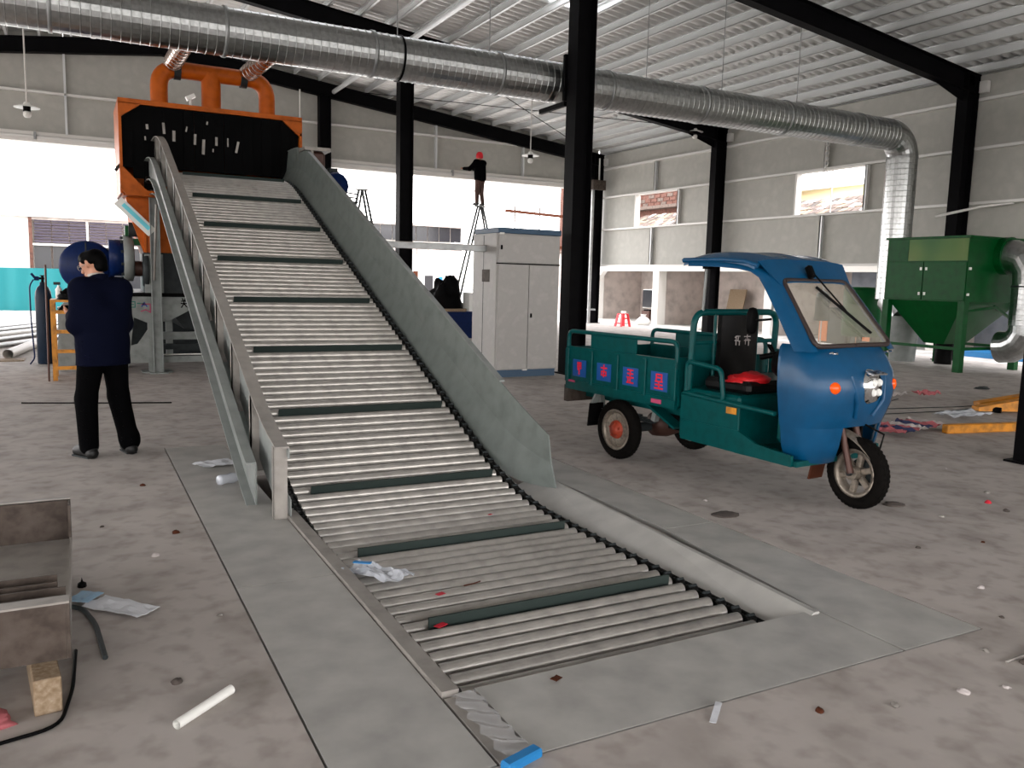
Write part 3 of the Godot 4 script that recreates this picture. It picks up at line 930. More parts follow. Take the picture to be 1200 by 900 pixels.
func build_plates() -> void:
	var f := func(x0, x1, z0, z1, label):
		single("cover_plate", G.new().box(v3((x0 + x1) / 2, -0.015, (z0 + z1) / 2), v3(x1 - x0, 0.03, z1 - z0)), M.plate, label, "plate", Vector3.ZERO, 0.0, "grey steel cover plates around the conveyor pit")
	f.call(0.677, 1.183, -7.95, -4.213, "long grey steel floor plate beside the conveyor's railed side, carrying a plastic bottle")
	f.call(0.677, 1.183, -4.207, -2.265, "grey steel floor plate beside the open bars on the railed side of the conveyor")
	f.call(1.335, 3.215, -2.765, -2.265, "grey steel plate across the open foot of the conveyor pit")
	f.call(3.375, 3.775, -6.59, -4.157, "grey steel floor plate between the conveyor guard and the tricycle")
	# the last plate on this side tapers
	var g := G.new().prism([Vector2(3.37, -4.15), Vector2(3.775, -4.15), Vector2(3.775, -2.265), Vector2(3.23, -2.265), Vector2(3.225, -2.75)], Transform3D(Basis(Vector3.RIGHT, Vector3.BACK, Vector3.DOWN), Vector3.ZERO), 0.03)
	single("cover_plate", g, M.plate, "grey steel floor plate with a slanted end beside the pit's sloping cheek", "plate", Vector3.ZERO, 0.0, "grey steel cover plates around the conveyor pit")
	single("cover_strip", G.new().box(v3(1.258, -0.014, -2.5), v3(0.13, 0.03, 0.47)), M.steelbare, "narrow bare steel strip wrapped in clear film at the pit corner", "strip")
	var film := []
	for i in 14:
		var r := []
		for k in 4:
			r.append(v3(1.22 + k * 0.035 + 0.012 * sin(i * 2.1 + k), 0.004 + 0.008 * absf(sin(i * 4.3 + k * 2.2)), -2.74 + i * 0.036))
		film.append(r)
	single("plastic_film", G.new().grid(film, v3(1.3, -1, -2.5)), M.film, "crumpled clear plastic film lying on the bare steel strip", "film")
	single("blue_strap", G.new().box(v3(1.26, 0.0176, -2.235), v3(0.16, 0.035, 0.05), Basis(Vector3.UP, 0.28), 0.008), M.skyblue, "bright blue plastic clip at the corner of the pit plates", "clip")

# ================= shredder and hood =================
func build_shredder() -> void:
	var zf := -13.72
	var s := thing("shredder", "large shredder with an orange hood, black rubber curtain and grey frame", "machine")
	# hood: shell, front plate with an eight-sided opening, curtain strips
	var sh := bxz(0.66, 0.7, 2.72, 4.08, -15.0, zf - 0.02)
	bxz(3.30, 3.34, 2.72, 4.08, -15.0, zf - 0.02, sh)
	bxz(0.66, 3.34, 4.05, 4.09, -15.0, zf - 0.02, sh)
	bxz(0.66, 3.34, 2.72, 4.08, -15.04, -15.0, sh)
	var hood := part("hood", sh, M.orange, s)
	var xf := Transform3D(Basis.IDENTITY, v3(0, 0, zf - 0.03))
	var fr := G.new()
	fr.prism([Vector2(0.66, 4.09), Vector2(3.34, 4.09), Vector2(3.34, 4.02), Vector2(0.66, 4.02)], xf, 0.05)
	fr.prism([Vector2(0.66, 4.03), Vector2(0.66, 3.83), Vector2(0.70, 3.83), Vector2(0.98, 4.03)], xf, 0.05)
	fr.prism([Vector2(3.34, 4.03), Vector2(3.02, 4.03), Vector2(3.29, 3.8), Vector2(3.34, 3.8)], xf, 0.05)
	fr.prism([Vector2(0.66, 3.84), Vector2(0.70, 3.84), Vector2(0.70, 3.1), Vector2(0.66, 3.1)], xf, 0.05)
	fr.prism([Vector2(3.30, 3.84), Vector2(3.34, 3.84), Vector2(3.34, 2.7), Vector2(3.30, 2.7)], xf, 0.05)
	fr.prism([Vector2(0.66, 3.11), Vector2(0.70, 3.11), Vector2(1.02, 2.78), Vector2(3.3, 2.78), Vector2(3.3, 2.7), Vector2(0.74, 2.7), Vector2(0.7, 2.75), Vector2(0.66, 2.8)], xf, 0.05)
	part("front_plate", fr, M.orange, hood)
	var rng := RandomNumberGenerator.new()
	rng.seed = 4
	for k in 18:
		var x0 := 0.70 + k * 0.1445
		var b := 2.78 if x0 > 1.0 else 3.11 - (x0 - 0.70) * 1.05
		if x0 > 1.2 and x0 < 3.0:
			b = 3.13
		var zz := zf - 0.055 - (k % 2) * 0.014
		part("curtain_strip", G.new().box(v3(x0 + 0.073 + rng.randf_range(-0.006, 0.006), (4.02 + b) / 2, zz), v3(0.15, 4.02 - b, 0.01), Basis(Vector3.UP, rng.randf_range(-0.05, 0.05))), M.rubber, s)
	part("hood_floor", bxz(0.7, 3.3, 2.7, 2.73, -15.0, -13.8), M.orange, hood)
	# white flecks stuck on the curtain
	for q in [[1.05, 3.72, 0.05, 0.09], [1.28, 3.72, 0.05, 0.2], [1.42, 3.62, 0.06, 0.2], [1.6, 3.74, 0.03, 0.1], [1.72, 3.6, 0.05, 0.2], [1.84, 3.5, 0.06, 0.28], [2.03, 3.6, 0.05, 0.16], [1.98, 3.46, 0.03, 0.06], [2.2, 3.6, 0.03, 0.16], [2.34, 3.54, 0.05, 0.22], [1.02, 3.55, 0.03, 0.07], [1.9, 3.86, 0.03, 0.06]]:
		part("white_fleck", G.new().box(v3(q[0], q[1], zf - 0.041), v3(q[2] * 0.7, q[3] * 0.8, 0.004), Basis(Vector3.BACK, rng.randf_range(-0.25, 0.1))), M.steelbare, s)
	# lower orange body
	part("throat", G.new().prism([Vector2(0.74, 2.74), Vector2(3.25, 2.74), Vector2(3.1, 1.87), Vector2(0.98, 1.87), Vector2(0.84, 2.3)], Transform3D(Basis.IDENTITY, v3(0, 0, -15.0)), 0.85), M.orange, s)
	for x in [0.99, 1.05, 1.11]:
		part("rib", bxz(x, x + 0.03, 1.87, 2.25, -14.15, -14.1), M.orange, s)
	# manifold of orange tubes on top
	var r := 0.13
	var mf := G.new()
	var zm := -14.35
	var run := [v3(1.28, 4.05, zm), v3(1.28, 4.72, zm), v3(2.92, 4.72, zm), v3(2.92, 4.05, zm)]
	mf.path(rounded(run, 0.3, 8), r, 16)
	var man := part("manifold", mf, M.orange, s)
	part("riser", G.new().tube(v3(2.05, 4.05, zm), v3(2.05, 4.72, zm), r + 0.02, -1, 16), M.orange, man)
	for x in [1.55, 2.55]:
		part("collar", G.new().tube(v3(x - 0.05, 4.72, zm), v3(x + 0.05, 4.72, zm), r + 0.025, -1, 16), M.darkgrey, man)
	part("bright_spot_box", G.new().box(v3(1.72, 4.3, -14.2), v3(0.14, 0.06, 0.1), Basis(Vector3.BACK, 0.5)).tube(v3(1.72, 4.08, -14.2), v3(1.72, 4.29, -14.2), 0.02, -1, 8), M.whiteplastic, s)  # white box standing for a bright spot between the tubes; its post is added
	# open inspection flap
	var fb := Basis(Vector3.BACK, -0.78)
	var flap := part("flap", G.new().box(v3(0.86, 2.4, -13.95), v3(0.66, 0.15, 0.03), fb), M.whiteplastic, s)
	part("flap_window", G.new().box(v3(0.875, 2.4, -13.93), v3(0.5, 0.06, 0.012), fb), M.cyan, flap)
	part("latch", G.new().tube(v3(0.60, 3.05, -13.8), v3(0.68, 3.15, -13.8), 0.025, -1, 6), M.darkgrey, s)
	# grey body and frame
	var zb := -14.1
	part("body", bxz(1.0, 3.0, 1.2, 1.88, -15.4, zb - 0.05), M.darkgrey, s)
	part("body_panel", bxz(0.98, 1.25, 1.25, 1.85, zb - 0.05, zb), M.greysteel, s)
	part("deck_edge", bxz(0.0, 3.2, 1.19, 1.25, -16.9, zb + 0.03), M.black, s)
	var fp := G.new()
	var fx := Transform3D(Basis.IDENTITY, v3(0, 0, zb - 0.06))
	fp.prism([Vector2(0.3, 1.19), Vector2(3.2, 1.19), Vector2(3.2, 0.98), Vector2(1.62, 0.98), Vector2(1.3, 0.8), Vector2(1.22, 0.8), Vector2(1.22, 0.0), Vector2(1.0, 0.0), Vector2(1.0, 0.78), Vector2(0.82, 0.86), Vector2(0.3, 0.95)], fx, 0.06)
	part("front_frame", fp, M.greysteel, s)
	part("gusset", G.new().prism([Vector2(0.3, 0.15), Vector2(1.02, 0.15), Vector2(1.02, 0.7), Vector2(0.85, 0.45), Vector2(0.3, 0.3)], fx, 0.05), M.greysteel, s)
	part("rear_frame", bxz(0.0, 3.2, 0.0, 1.19, -16.9, -16.8), M.darkgrey, s)
	part("side_post", bxz(1.3, 1.4, 0.2, 0.85, zb - 0.5, zb - 0.4), M.greysteel, s)
	part("cross_rail", bxz(1.2, 3.2, 0.5, 0.62, zb - 0.3, zb - 0.2), M.greysteel, s)
	part("cross_rail", bxz(1.2, 3.2, 0.33, 0.42, zb - 0.4, zb - 0.3), M.darkgrey, s)
	part("cross_rail", bxz(1.2, 3.2, 0.14, 0.24, zb - 0.2, zb - 0.1), M.greysteel, s)
	part("white_rod", G.new().tube(v3(1.22, 0.27, zb - 0.08), v3(3.2, 0.27, zb - 0.08), 0.012, -1, 6), M.white, s)
	part("outlet_chute", G.new().prism([Vector2(1.35, 0.98), Vector2(3.1, 0.98), Vector2(2.9, 0.65), Vector2(1.6, 0.65)], Transform3D(Basis.IDENTITY, v3(0, 0, -16.5)), 1.9), M.darkgrey, s)
	part("base_plate", bxz(0.9, 1.34, 0, 0.02, zb - 0.2, zb + 0.1), M.greysteel, s)
	part("corner_post", bxz(3.0, 3.2, 0.0, 1.19, -14.4, -14.2), M.greysteel, s)
	# writing on the frame
	var zheng := [[0.12, 0.95, 0.2, 0.78], [0.42, 0.97, 0.34, 0.78], [0.05, 0.7, 0.5, 0.7], [0.0, 0.45, 0.55, 0.45], [0.28, 0.7, 0.26, 0.42], [0.26, 0.45, 0.02, 0.05], [0.28, 0.42, 0.5, 0.12], [0.66, 0.92, 0.66, 0.0], [0.66, 0.92, 0.92, 0.92], [0.92, 0.92, 0.78, 0.62], [0.78, 0.62, 0.94, 0.42], [0.94, 0.42, 0.86, 0.28]]
	var zhou := [[0.1, 0.9, 0.1, 0.2], [0.3, 0.95, 0.28, 0.4], [0.28, 0.4, 0.15, 0.02], [0.55, 0.92, 0.55, 0.1], [0.85, 0.97, 0.85, 0.0], [0.42, 0.65, 0.46, 0.5], [0.68, 0.65, 0.72, 0.5]]
	var wt := G.new()
	strokes(wt, zheng, Transform3D(Basis.IDENTITY, v3(1.50, 1.02, zb)), 0.15, 0.018)
	strokes(wt, zhou, Transform3D(Basis.IDENTITY, v3(1.72, 1.02, zb)), 0.15, 0.018)
	part("lettering", wt, M.black, s)
	var cg := G.new()
	strokes(cg, [[0.1, 0.9, 0.9, 0.9], [0.9, 0.9, 0.9, 0.2], [0.9, 0.2, 0.1, 0.2], [0.1, 0.2, 0.1, 0.9], [0.3, 0.55, 0.7, 0.55], [1.2, 0.7, 1.9, 0.7]], Transform3D(Basis.IDENTITY, v3(0.72, 1.0, zb)), 0.12, 0.016)
	part("green_lettering", cg, M.inkgreen, s)
	var cb := G.new()
	strokes(cb, [[0.2, 0.3, 0.5, 0.8], [0.5, 0.8, 0.8, 0.3], [0.3, 0.5, 0.7, 0.5]], Transform3D(Basis.IDENTITY, v3(0.9, 1.0, zb)), 0.12, 0.016)
	part("blue_lettering", cb, M.inkblue, s)
	var cp := G.new()
	strokes(cp, [[0.1, 0.9, 0.9, 0.9], [0.9, 0.9, 0.9, 0.1], [0.1, 0.2, 0.5, 0.35], [0.5, 0.35, 0.9, 0.1]], Transform3D(Basis.IDENTITY, v3(0.9, 0.93, zb)), 0.16, 0.016)
	part("pink_lettering", cp, M.inkpink, s)
	# drive: blue motor drum, pulley flanges, shaft and bearing
	var dr := part("drive_drum", G.new().lathe([Vector2(0, 0), Vector2(0.36, 0), Vector2(0.4, -0.04), Vector2(0.4, -0.6), Vector2(0, -0.6)], v3(0.2, 1.63, -14.5), Vector3.BACK, 28), M.motor, s)
	part("drum_seam", bxz(0.17, 0.19, 1.25, 2.0, -14.51, -14.49), M.darkgrey, dr)
	var fg := G.new()
	fg.lathe([Vector2(0, 0), Vector2(0.36, 0), Vector2(0.36, 0.13), Vector2(0.3, 0.15), Vector2(0, 0.15)], v3(0.7, 1.78, -14.45), Vector3.RIGHT, 26)
	var fgp := part("pulley", fg, M.greysteel, s)
	for i in 10:
		var a := TAU * i / 10
		part("bolt", G.new().tube(v3(0.66, 1.78 + 0.31 * cos(a), -14.45 + 0.31 * sin(a)), v3(0.7, 1.78 + 0.31 * cos(a), -14.45 + 0.31 * sin(a)), 0.025, -1, 6), M.darkgrey, fgp)
	part("pulley_inner", G.new().lathe([Vector2(0, 0), Vector2(0.28, 0), Vector2(0.28, 0.2), Vector2(0, 0.2)], v3(0.5, 1.78, -14.45), Vector3.RIGHT, 22), M.motor, s)
	part("drive_shaft", G.new().tube(v3(0.84, 1.62, -14.4), v3(1.06, 1.62, -14.4), 0.12, -1, 16), M.brown, s)
	part("bearing", G.new().lathe([Vector2(0, 0), Vector2(0.25, 0), Vector2(0.27, 0.04), Vector2(0.27, 0.08), Vector2(0, 0.08)], v3(0.96, 1.6, -14.25), Vector3.RIGHT, 22), M.darkgrey, s)
	part("small_motor", G.new().tube(v3(0.78, 2.22, -14.3), v3(1.02, 2.22, -14.3), 0.11, -1, 14), M.darkgrey, s)
	part("green_bracket", G.new().box(v3(0.78, 2.2, -14.4), v3(0.1, 0.16, 0.2)).box(v3(0.88, 2.03, -14.35), v3(0.24, 0.1, 0.2)), M.green, s)
	part("motor_stand", G.new().prism([Vector2(-0.3, 0), Vector2(0.75, 0), Vector2(0.9, 1.2), Vector2(0.75, 1.45), Vector2(0.0, 1.24), Vector2(-0.2, 1.0)], Transform3D(Basis.IDENTITY, v3(0, 0, -15.2)), 0.3), M.greysteel, s)
	part("stand_post", bxz(-0.24, -0.02, 0, 1.0, -14.75, -14.55), M.greysteel, s)

# ================= extraction duct =================
func ringed(n_seg: int, seg: float, r: float) -> Array:
	var p := []
	for i in n_seg:
		var y := i * seg
		p.append(Vector2(r, y))
		p.append(Vector2(r, y + seg * 0.86))
		p.append(Vector2(r + 0.008, y + seg * 0.9))
		p.append(Vector2(r + 0.008, y + seg * 0.96))
	p.append(Vector2(r, n_seg * seg))
	return p

func build_duct() -> void:
	var r := 0.33
	var z := -12.75
	var y := 4.98
	var d := thing("spiral_duct", "long galvanised spiral duct running under the roof and down beside the right wall", "duct")
	var seg_mesh := G.new().lathe(ringed(9, 0.12, r), Vector3.ZERO, Vector3.RIGHT, 28, false).mesh()
	var k := 0
	var x := -2.31
	while x < 15.2:
		mpart("duct_section", seg_mesh, M.galv, d, Transform3D(Basis.IDENTITY, v3(x, y, z)))
		if k % 2 == 0:
			part("clamp_band", G.new().lathe([Vector2(r, 0), Vector2(r + 0.02, 0.0), Vector2(r + 0.02, 0.05), Vector2(r, 0.05)], v3(x - 0.025, y, z), Vector3.RIGHT, 28), M.galvdull, d)
		x += 1.08
		k += 1
	# elbow in gores, then the drop
	var eg := G.new()
	var prev := []
	var n := 28
	var xe := x
	var cx := xe
	for i in 7:
		var a := PI / 2 * i / 6
		var c := v3(cx + 0.5 * sin(a), y - 0.5 + 0.5 * cos(a), z)
		var u := v3(sin(a), cos(a), 0)
		var ring := []
		for j in n + 1:
			var t := TAU * j / n
			ring.append(c + (u * cos(t) + Vector3.BACK * sin(t)) * r * (1.03 if i == 0 or i == 6 else 1.0))
		if i > 0:
			eg.grid([prev, ring], (c + v3(cx, y - 0.3, z)) / 2.0, false)
		prev = ring
	part("elbow", eg, M.galv, d)
	var down := G.new().lathe(ringed(26, 0.12, r), v3(cx + 0.5, y - 0.5, z), Vector3.DOWN, 28, false)
	part("drop_pipe", down, M.galv, d)
	part("elbow_lower", G.new().tube(v3(cx + 0.5, y - 3.62, z), v3(cx + 0.4, 0.98, z + 0.45), r * 0.95, -1, 20), M.galv, d)
	part("fan_inlet", G.new().tube(v3(cx + 0.4, 1.0, z + 0.45), v3(cx + 0.4, 0.0, z + 0.45), 0.36, 0.3, 18), M.greysteel, d)
	# branches down to the orange manifold
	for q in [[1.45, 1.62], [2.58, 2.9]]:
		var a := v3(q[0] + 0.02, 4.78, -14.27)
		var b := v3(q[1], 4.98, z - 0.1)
		part("branch_pipe", G.new().lathe(ringed(int(a.distance_to(b) / 0.12) + 1, 0.12, 0.13), a, (b - a).normalized(), 18, false), M.orange_reflection_metal, d)
	# hangers
	for q in [[4.6, 7.9], [6.2, 7.7], [9.4, 7.3], [11.2, 7.1], [13.2, 6.85]]:
		part("hanger", G.new().tube(v3(q[0], y + r, z), v3(q[0], yr(q[0]) + 0.05, z), 0.008, -1, 6), M.galvdull, d)
	part("strap", G.new().lathe([Vector2(r + 0.012, 0), Vector2(r + 0.02, 0.0), Vector2(r + 0.02, 0.03), Vector2(r + 0.012, 0.03)], v3(4.6, y, z), Vector3.RIGHT, 28), M.black, d)
	part("support_arm", G.new().bar(v3(7.42, 4.55, -12.3), v3(7.42, 4.55, -13.15), 0.06, 0.08).bar(v3(7.42, 4.6, -12.33), v3(7.42, 5.35, -12.33), 0.06, 0.06, Vector3.RIGHT), M.blacksteel, d)

# ================= switch cabinet and cable tray =================
func build_cabinet() -> void:
	var c := thing("switch_cabinet", "tall pale grey switch cabinet with two doors and a blue top beside the column", "cabinet", v3(5.99, 0, -11.88), 0.03)
	var w := 1.2
	var dp := 0.85
	part("body", bxz(0, w, 0.12, 2.33, -dp, -0.03, null, 0.006), M.cab, c)
	part("plinth", bxz(0.02, w - 0.02, 0, 0.12, -dp + 0.02, -0.05), M.cabtop, c)
	part("top_cap", bxz(0.02, w + 0.01, 2.33, 2.42, -dp, 0.0, null, 0.01), M.cabtop, c)
	var fr := bxz(0, w, 1.84, 1.86, -0.03, -0.012)
	part("front_frame", fr, M.black, c)
	var d1 := part("door", bxz(0.025, 0.595, 0.14, 1.835, -0.03, 0.0, null, 0.004), M.cab, c)
	var d2 := part("door", bxz(0.607, 1.175, 0.14, 1.835, -0.03, 0.0, null, 0.004), M.cab, c)
	var d3 := part("upper_door", bxz(0.025, 1.175, 1.87, 2.30, -0.03, 0.0, null, 0.004), M.cab, c)
	part("handle", bxz(0.64, 0.67, 0.98, 1.05, 0.0, 0.012), M.black, d2)
	part("handle", bxz(0.06, 0.09, 2.07, 2.14, 0.0, 0.012), M.black, d3)
	part("name_plate", bxz(0.04, 0.12, 2.31, 2.34, -0.03, 0.006), M.whiteplastic, c)
	part("name_plate", bxz(0.54, 0.62, 0.105, 0.125, -0.05, -0.02), M.whiteplastic, c)
	for k in 4:
		part("vent_slot", bxz(0.12, 1.08, 1.93 + k * 0.09, 1.945 + k * 0.09, 0.0, 0.004), M.cab, d3)
		part("vent_slot", bxz(0.72, 1.05, 0.25 + k * 0.04, 0.262 + k * 0.04, 0.0, 0.004), M.cab, d2)
	part("side_vent", bxz(-0.008, 0, 1.55, 1.75, -0.5, -0.25), M.rust, c)
	part("side_seam", bxz(-0.004, 0, 0.15, 2.3, -0.47, -0.46), M.darkgrey, c)
	var t := thing("cable_tray", "grey cable tray bridging from the conveyor guard to the cabinet side", "cable tray")
	part("trough", bxz(3.3, 5.975, 2.04, 2.13, -12.42, -12.24), M.galvdull, t)
	part("rim", bxz(3.3, 5.975, 2.13, 2.14, -12.44, -12.22), M.steelbare, t)
	part("post", bxz(3.45, 3.52, 0, 2.04, -12.37, -12.3), M.greysteel, t)

# ================= green dust collector =================
func build_collector() -> void:
	var c := thing("dust_collector", "green cyclone dust collector box on legs with a silver elbow pipe", "dust collector", v3(15.25, 0, -10.1))
	# front of the box looks towards -x; local x runs into the box, local z from 0 to -1.8
	part("casing", bxz(0.0, 1.9, 1.38, 2.62, -1.8, 0.0), M.green, c)
	part("roof", bxz(-0.04, 1.95, 2.62, 2.66, -1.84, 0.04), M.green, c)
	part("worn_band", bxz(-0.008, 0.0, 2.18, 2.61, -1.3, -0.01), M.greenworn, c)
	part("band_panel", bxz(-0.006, 0.0, 2.18, 2.61, -1.8, -1.31), M.green, c)
	for q in [[-1.79, -0.93], [-0.91, -0.01]]:
		var d := part("door", bxz(-0.03, 0.0, 1.4, 2.16, q[0], q[1], null, 0.006), M.green, c)
		for y in [1.52, 2.02]:
			part("hinge", bxz(-0.045, -0.03, y - 0.03, y + 0.03, -0.99 if q[0] < -1 else -0.87, -0.95 if q[0] < -1 else -0.83), M.whiteplastic, d)
	part("hinge", bxz(0.04, 0.1, 2.0, 2.05, 0.0, 0.02), M.whiteplastic, c)
	part("hinge", bxz(0.04, 0.1, 1.5, 1.55, 0.0, 0.02), M.whiteplastic, c)
	# hopper
	var hp := G.new()
	var top := [v3(0.05, 1.38, -0.05), v3(1.85, 1.38, -0.05), v3(1.85, 1.38, -1.75), v3(0.05, 1.38, -1.75)]
	var bot := [v3(0.5, 0.5, -0.7), v3(1.2, 0.5, -0.7), v3(1.2, 0.5, -1.15), v3(0.5, 0.5, -1.15)]
	for i in 4:
		var j := (i + 1) % 4
		hp.quad(top[i], top[j], bot[j], bot[i], (top[i] + top[j]) / 2 - v3(0.95, 1.38, -0.9))
	hp.quad(bot[0], bot[1], bot[2], bot[3], Vector3.DOWN)
	part("hopper", hp, M.green, c)
	part("hopper_outlet", G.new().tube(v3(0.85, 0.5, -0.92), v3(0.85, 0.06, -0.92), 0.17), M.black, c)
	for q in [[0.05, -0.05], [1.85, -0.05], [1.85, -1.75], [0.05, -1.75]]:
		var lg := bxz(q[0] - 0.07, q[0] + 0.07, 0, 1.38, q[1] - 0.07, q[1] + 0.07)
		part("leg", lg, M.green, c)
	for q in [[v3(0.05, 0.46, -0.05), v3(1.85, 0.46, -0.05)], [v3(0.05, 0.46, -0.05), v3(0.05, 0.46, -1.75)], [v3(1.85, 0.46, -0.05), v3(1.85, 0.46, -1.75)]]:
		part("cross_bar", G.new().bar(q[0], q[1], 0.05, 0.06), M.green, c)
	part("brace", G.new().bar(v3(0.05, 1.2, -0.03), v3(1.0, 1.28, -0.03), 0.04, 0.05), M.green, c)
	part("brace", G.new().bar(v3(1.0, 1.3, -0.03), v3(1.85, 0.95, -0.03), 0.04, 0.05), M.green, c)
	# silver pipe out of the side, down and back in below
	var r := 0.32
	var p := part("elbow_pipe", gore_pipe([v3(1.12, 2.3, 0.02), v3(1.12, 2.3, 0.18), v3(1.12, 2.22, 0.42), v3(1.12, 2.0, 0.56), v3(1.12, 1.75, 0.58)], r), M.galv, c)
	part("riser_pipe", G.new().lathe(ringed(8, 0.1, r), v3(1.12, 1.75, 0.58), Vector3.DOWN, 26, false), M.galv, p)
	part("lower_elbow", gore_pipe([v3(1.12, 0.96, 0.58), v3(1.12, 0.8, 0.58), v3(1.12, 0.62, 0.48), v3(1.12, 0.52, 0.3), v3(1.12, 0.5, 0.1)], r), M.galv, p)
	part("collar", G.new().tube(v3(1.12, 2.3, 0.0), v3(1.12, 2.3, 0.14), r + 0.05, -1, 26), M.green, c)
	part("pipe_band", G.new().lathe([Vector2(r + 0.006, 0), Vector2(r + 0.02, 0), Vector2(r + 0.02, 0.03), Vector2(r + 0.006, 0.03)], v3(1.12, 1.72, 0.58), Vector3.DOWN, 26), M.darkgrey, p)
	# tank behind the hopper
	var t := thing("steel_tank", "green steel tank on short legs behind the dust collector", "tank", v3(17.15, 0, -14.0))
	part("shell", G.new().lathe([Vector2(0, 0.4), Vector2(0.42, 0.42), Vector2(0.45, 0.5), Vector2(0.45, 1.55), Vector2(0.4, 1.62), Vector2(0, 1.64)], Vector3.ZERO, Vector3.UP, 22), M.green, t)
	for i in 3:
		var a := TAU * i / 3 + 0.4
		part("leg", G.new().tube(v3(cos(a) * 0.34, 0.45, sin(a) * 0.34), v3(cos(a) * 0.34, 0, sin(a) * 0.34), 0.07, -1, 8), M.black, t)

func gore_pipe(pts: Array, r: float) -> G:
	var g := G.new()
	var n := 26
	var prev := []
	for i in pts.size():
		var d: Vector3 = (pts[mini(i + 1, pts.size() - 1)] - pts[maxi(i - 1, 0)]).normalized()
		var ring := []
		var u := Vector3.RIGHT
		var w := d.cross(u).normalized()
		for j in n + 1:
			var t := TAU * j / n
			ring.append(pts[i] + (u * cos(t) + w * sin(t)) * r)
		if i > 0:
			g.grid([prev, ring], (pts[i] + pts[i - 1]) / 2.0, false)
		prev = ring
	return g

# ================= cargo tricycle =================
func wheel(parent: Node3D, at: Vector3, r: float, w: float, front: bool, turn := 0.0) -> void:
	var o := Node3D.new()
	o.name = "wheel"
	parent.add_child(o, true)
	o.position = at
	o.rotation.y = turn
	var prof := []
	for i in 13:
		var a := lerpf(-PI * 0.78, PI * 0.78, i / 12.0)
		prof.append(Vector2(r - 0.055 + 0.055 * cos(a), w * 0.5 * sin(a) * 1.05))
	part("tyre", G.new().lathe(prof, Vector3.ZERO, Vector3.RIGHT, 36), M.tyre, o)
	var tr := G.new()
	for i in 44:
		var a := TAU * i / 44
		for s in [-1, 1]:
			tr.box(v3(s * w * 0.15, cos(a + s * 0.035) * (r - 0.009), sin(a + s * 0.035) * (r - 0.009)), v3(w * 0.2, 0.012, 0.018), Basis(Vector3.RIGHT, a))
	part("tread", tr, M.tyre, o).set_meta("kind", "stuff")
	var ri := r - 0.085
	part("rim", G.new().lathe([Vector2(ri + 0.005, -w * 0.42), Vector2(ri + 0.012, -w * 0.45), Vector2(ri - 0.03, -w * 0.36), Vector2(ri - 0.035, 0), Vector2(ri - 0.03, w * 0.36), Vector2(ri + 0.012, w * 0.45), Vector2(ri + 0.005, w * 0.42)], Vector3.ZERO, Vector3.RIGHT, 30), M.rim, o)
	if front:
		for i in 6:
			var a := TAU * i / 6 + 0.2
			part("spoke", G.new().box(v3(0, cos(a) * 0.105, sin(a) * 0.105), v3(0.04, 0.12, 0.045), Basis(Vector3.RIGHT, a), 0.008), M.rim, o)
		part("brake_disc", G.new().tube(v3(0.035, 0, 0), v3(0.045, 0, 0), 0.1, -1, 20), M.darkgrey, o)
		part("hub", G.new().tube(v3(-0.07, 0, 0), v3(0.07, 0, 0), 0.05, -1, 14), M.rim, o)
		part("axle_nut", G.new().tube(v3(-0.1, 0, 0), v3(0.1, 0, 0), 0.018, -1, 6), M.darkgrey, o)
	else:
		part("disc", G.new().lathe([Vector2(ri - 0.02, -0.02), Vector2(ri - 0.06, -0.035), Vector2(0.08, -0.03), Vector2(0.0, -0.03)], Vector3.ZERO, Vector3.RIGHT, 26), M.rim, o)
		part("hub", G.new().lathe([Vector2(0.085, -0.03), Vector2(0.08, -0.05), Vector2(0.05, -0.055), Vector2(0.045, -0.075), Vector2(0, -0.075)], Vector3.ZERO, Vector3.RIGHT, 16), M.hub, o)
		for i in 5:
			var a := TAU * i / 5
			part("wheel_nut", G.new().tube(v3(-0.065, cos(a) * 0.064, sin(a) * 0.064), v3(-0.04, cos(a) * 0.064, sin(a) * 0.064), 0.011, -1, 6), M.hub, o)

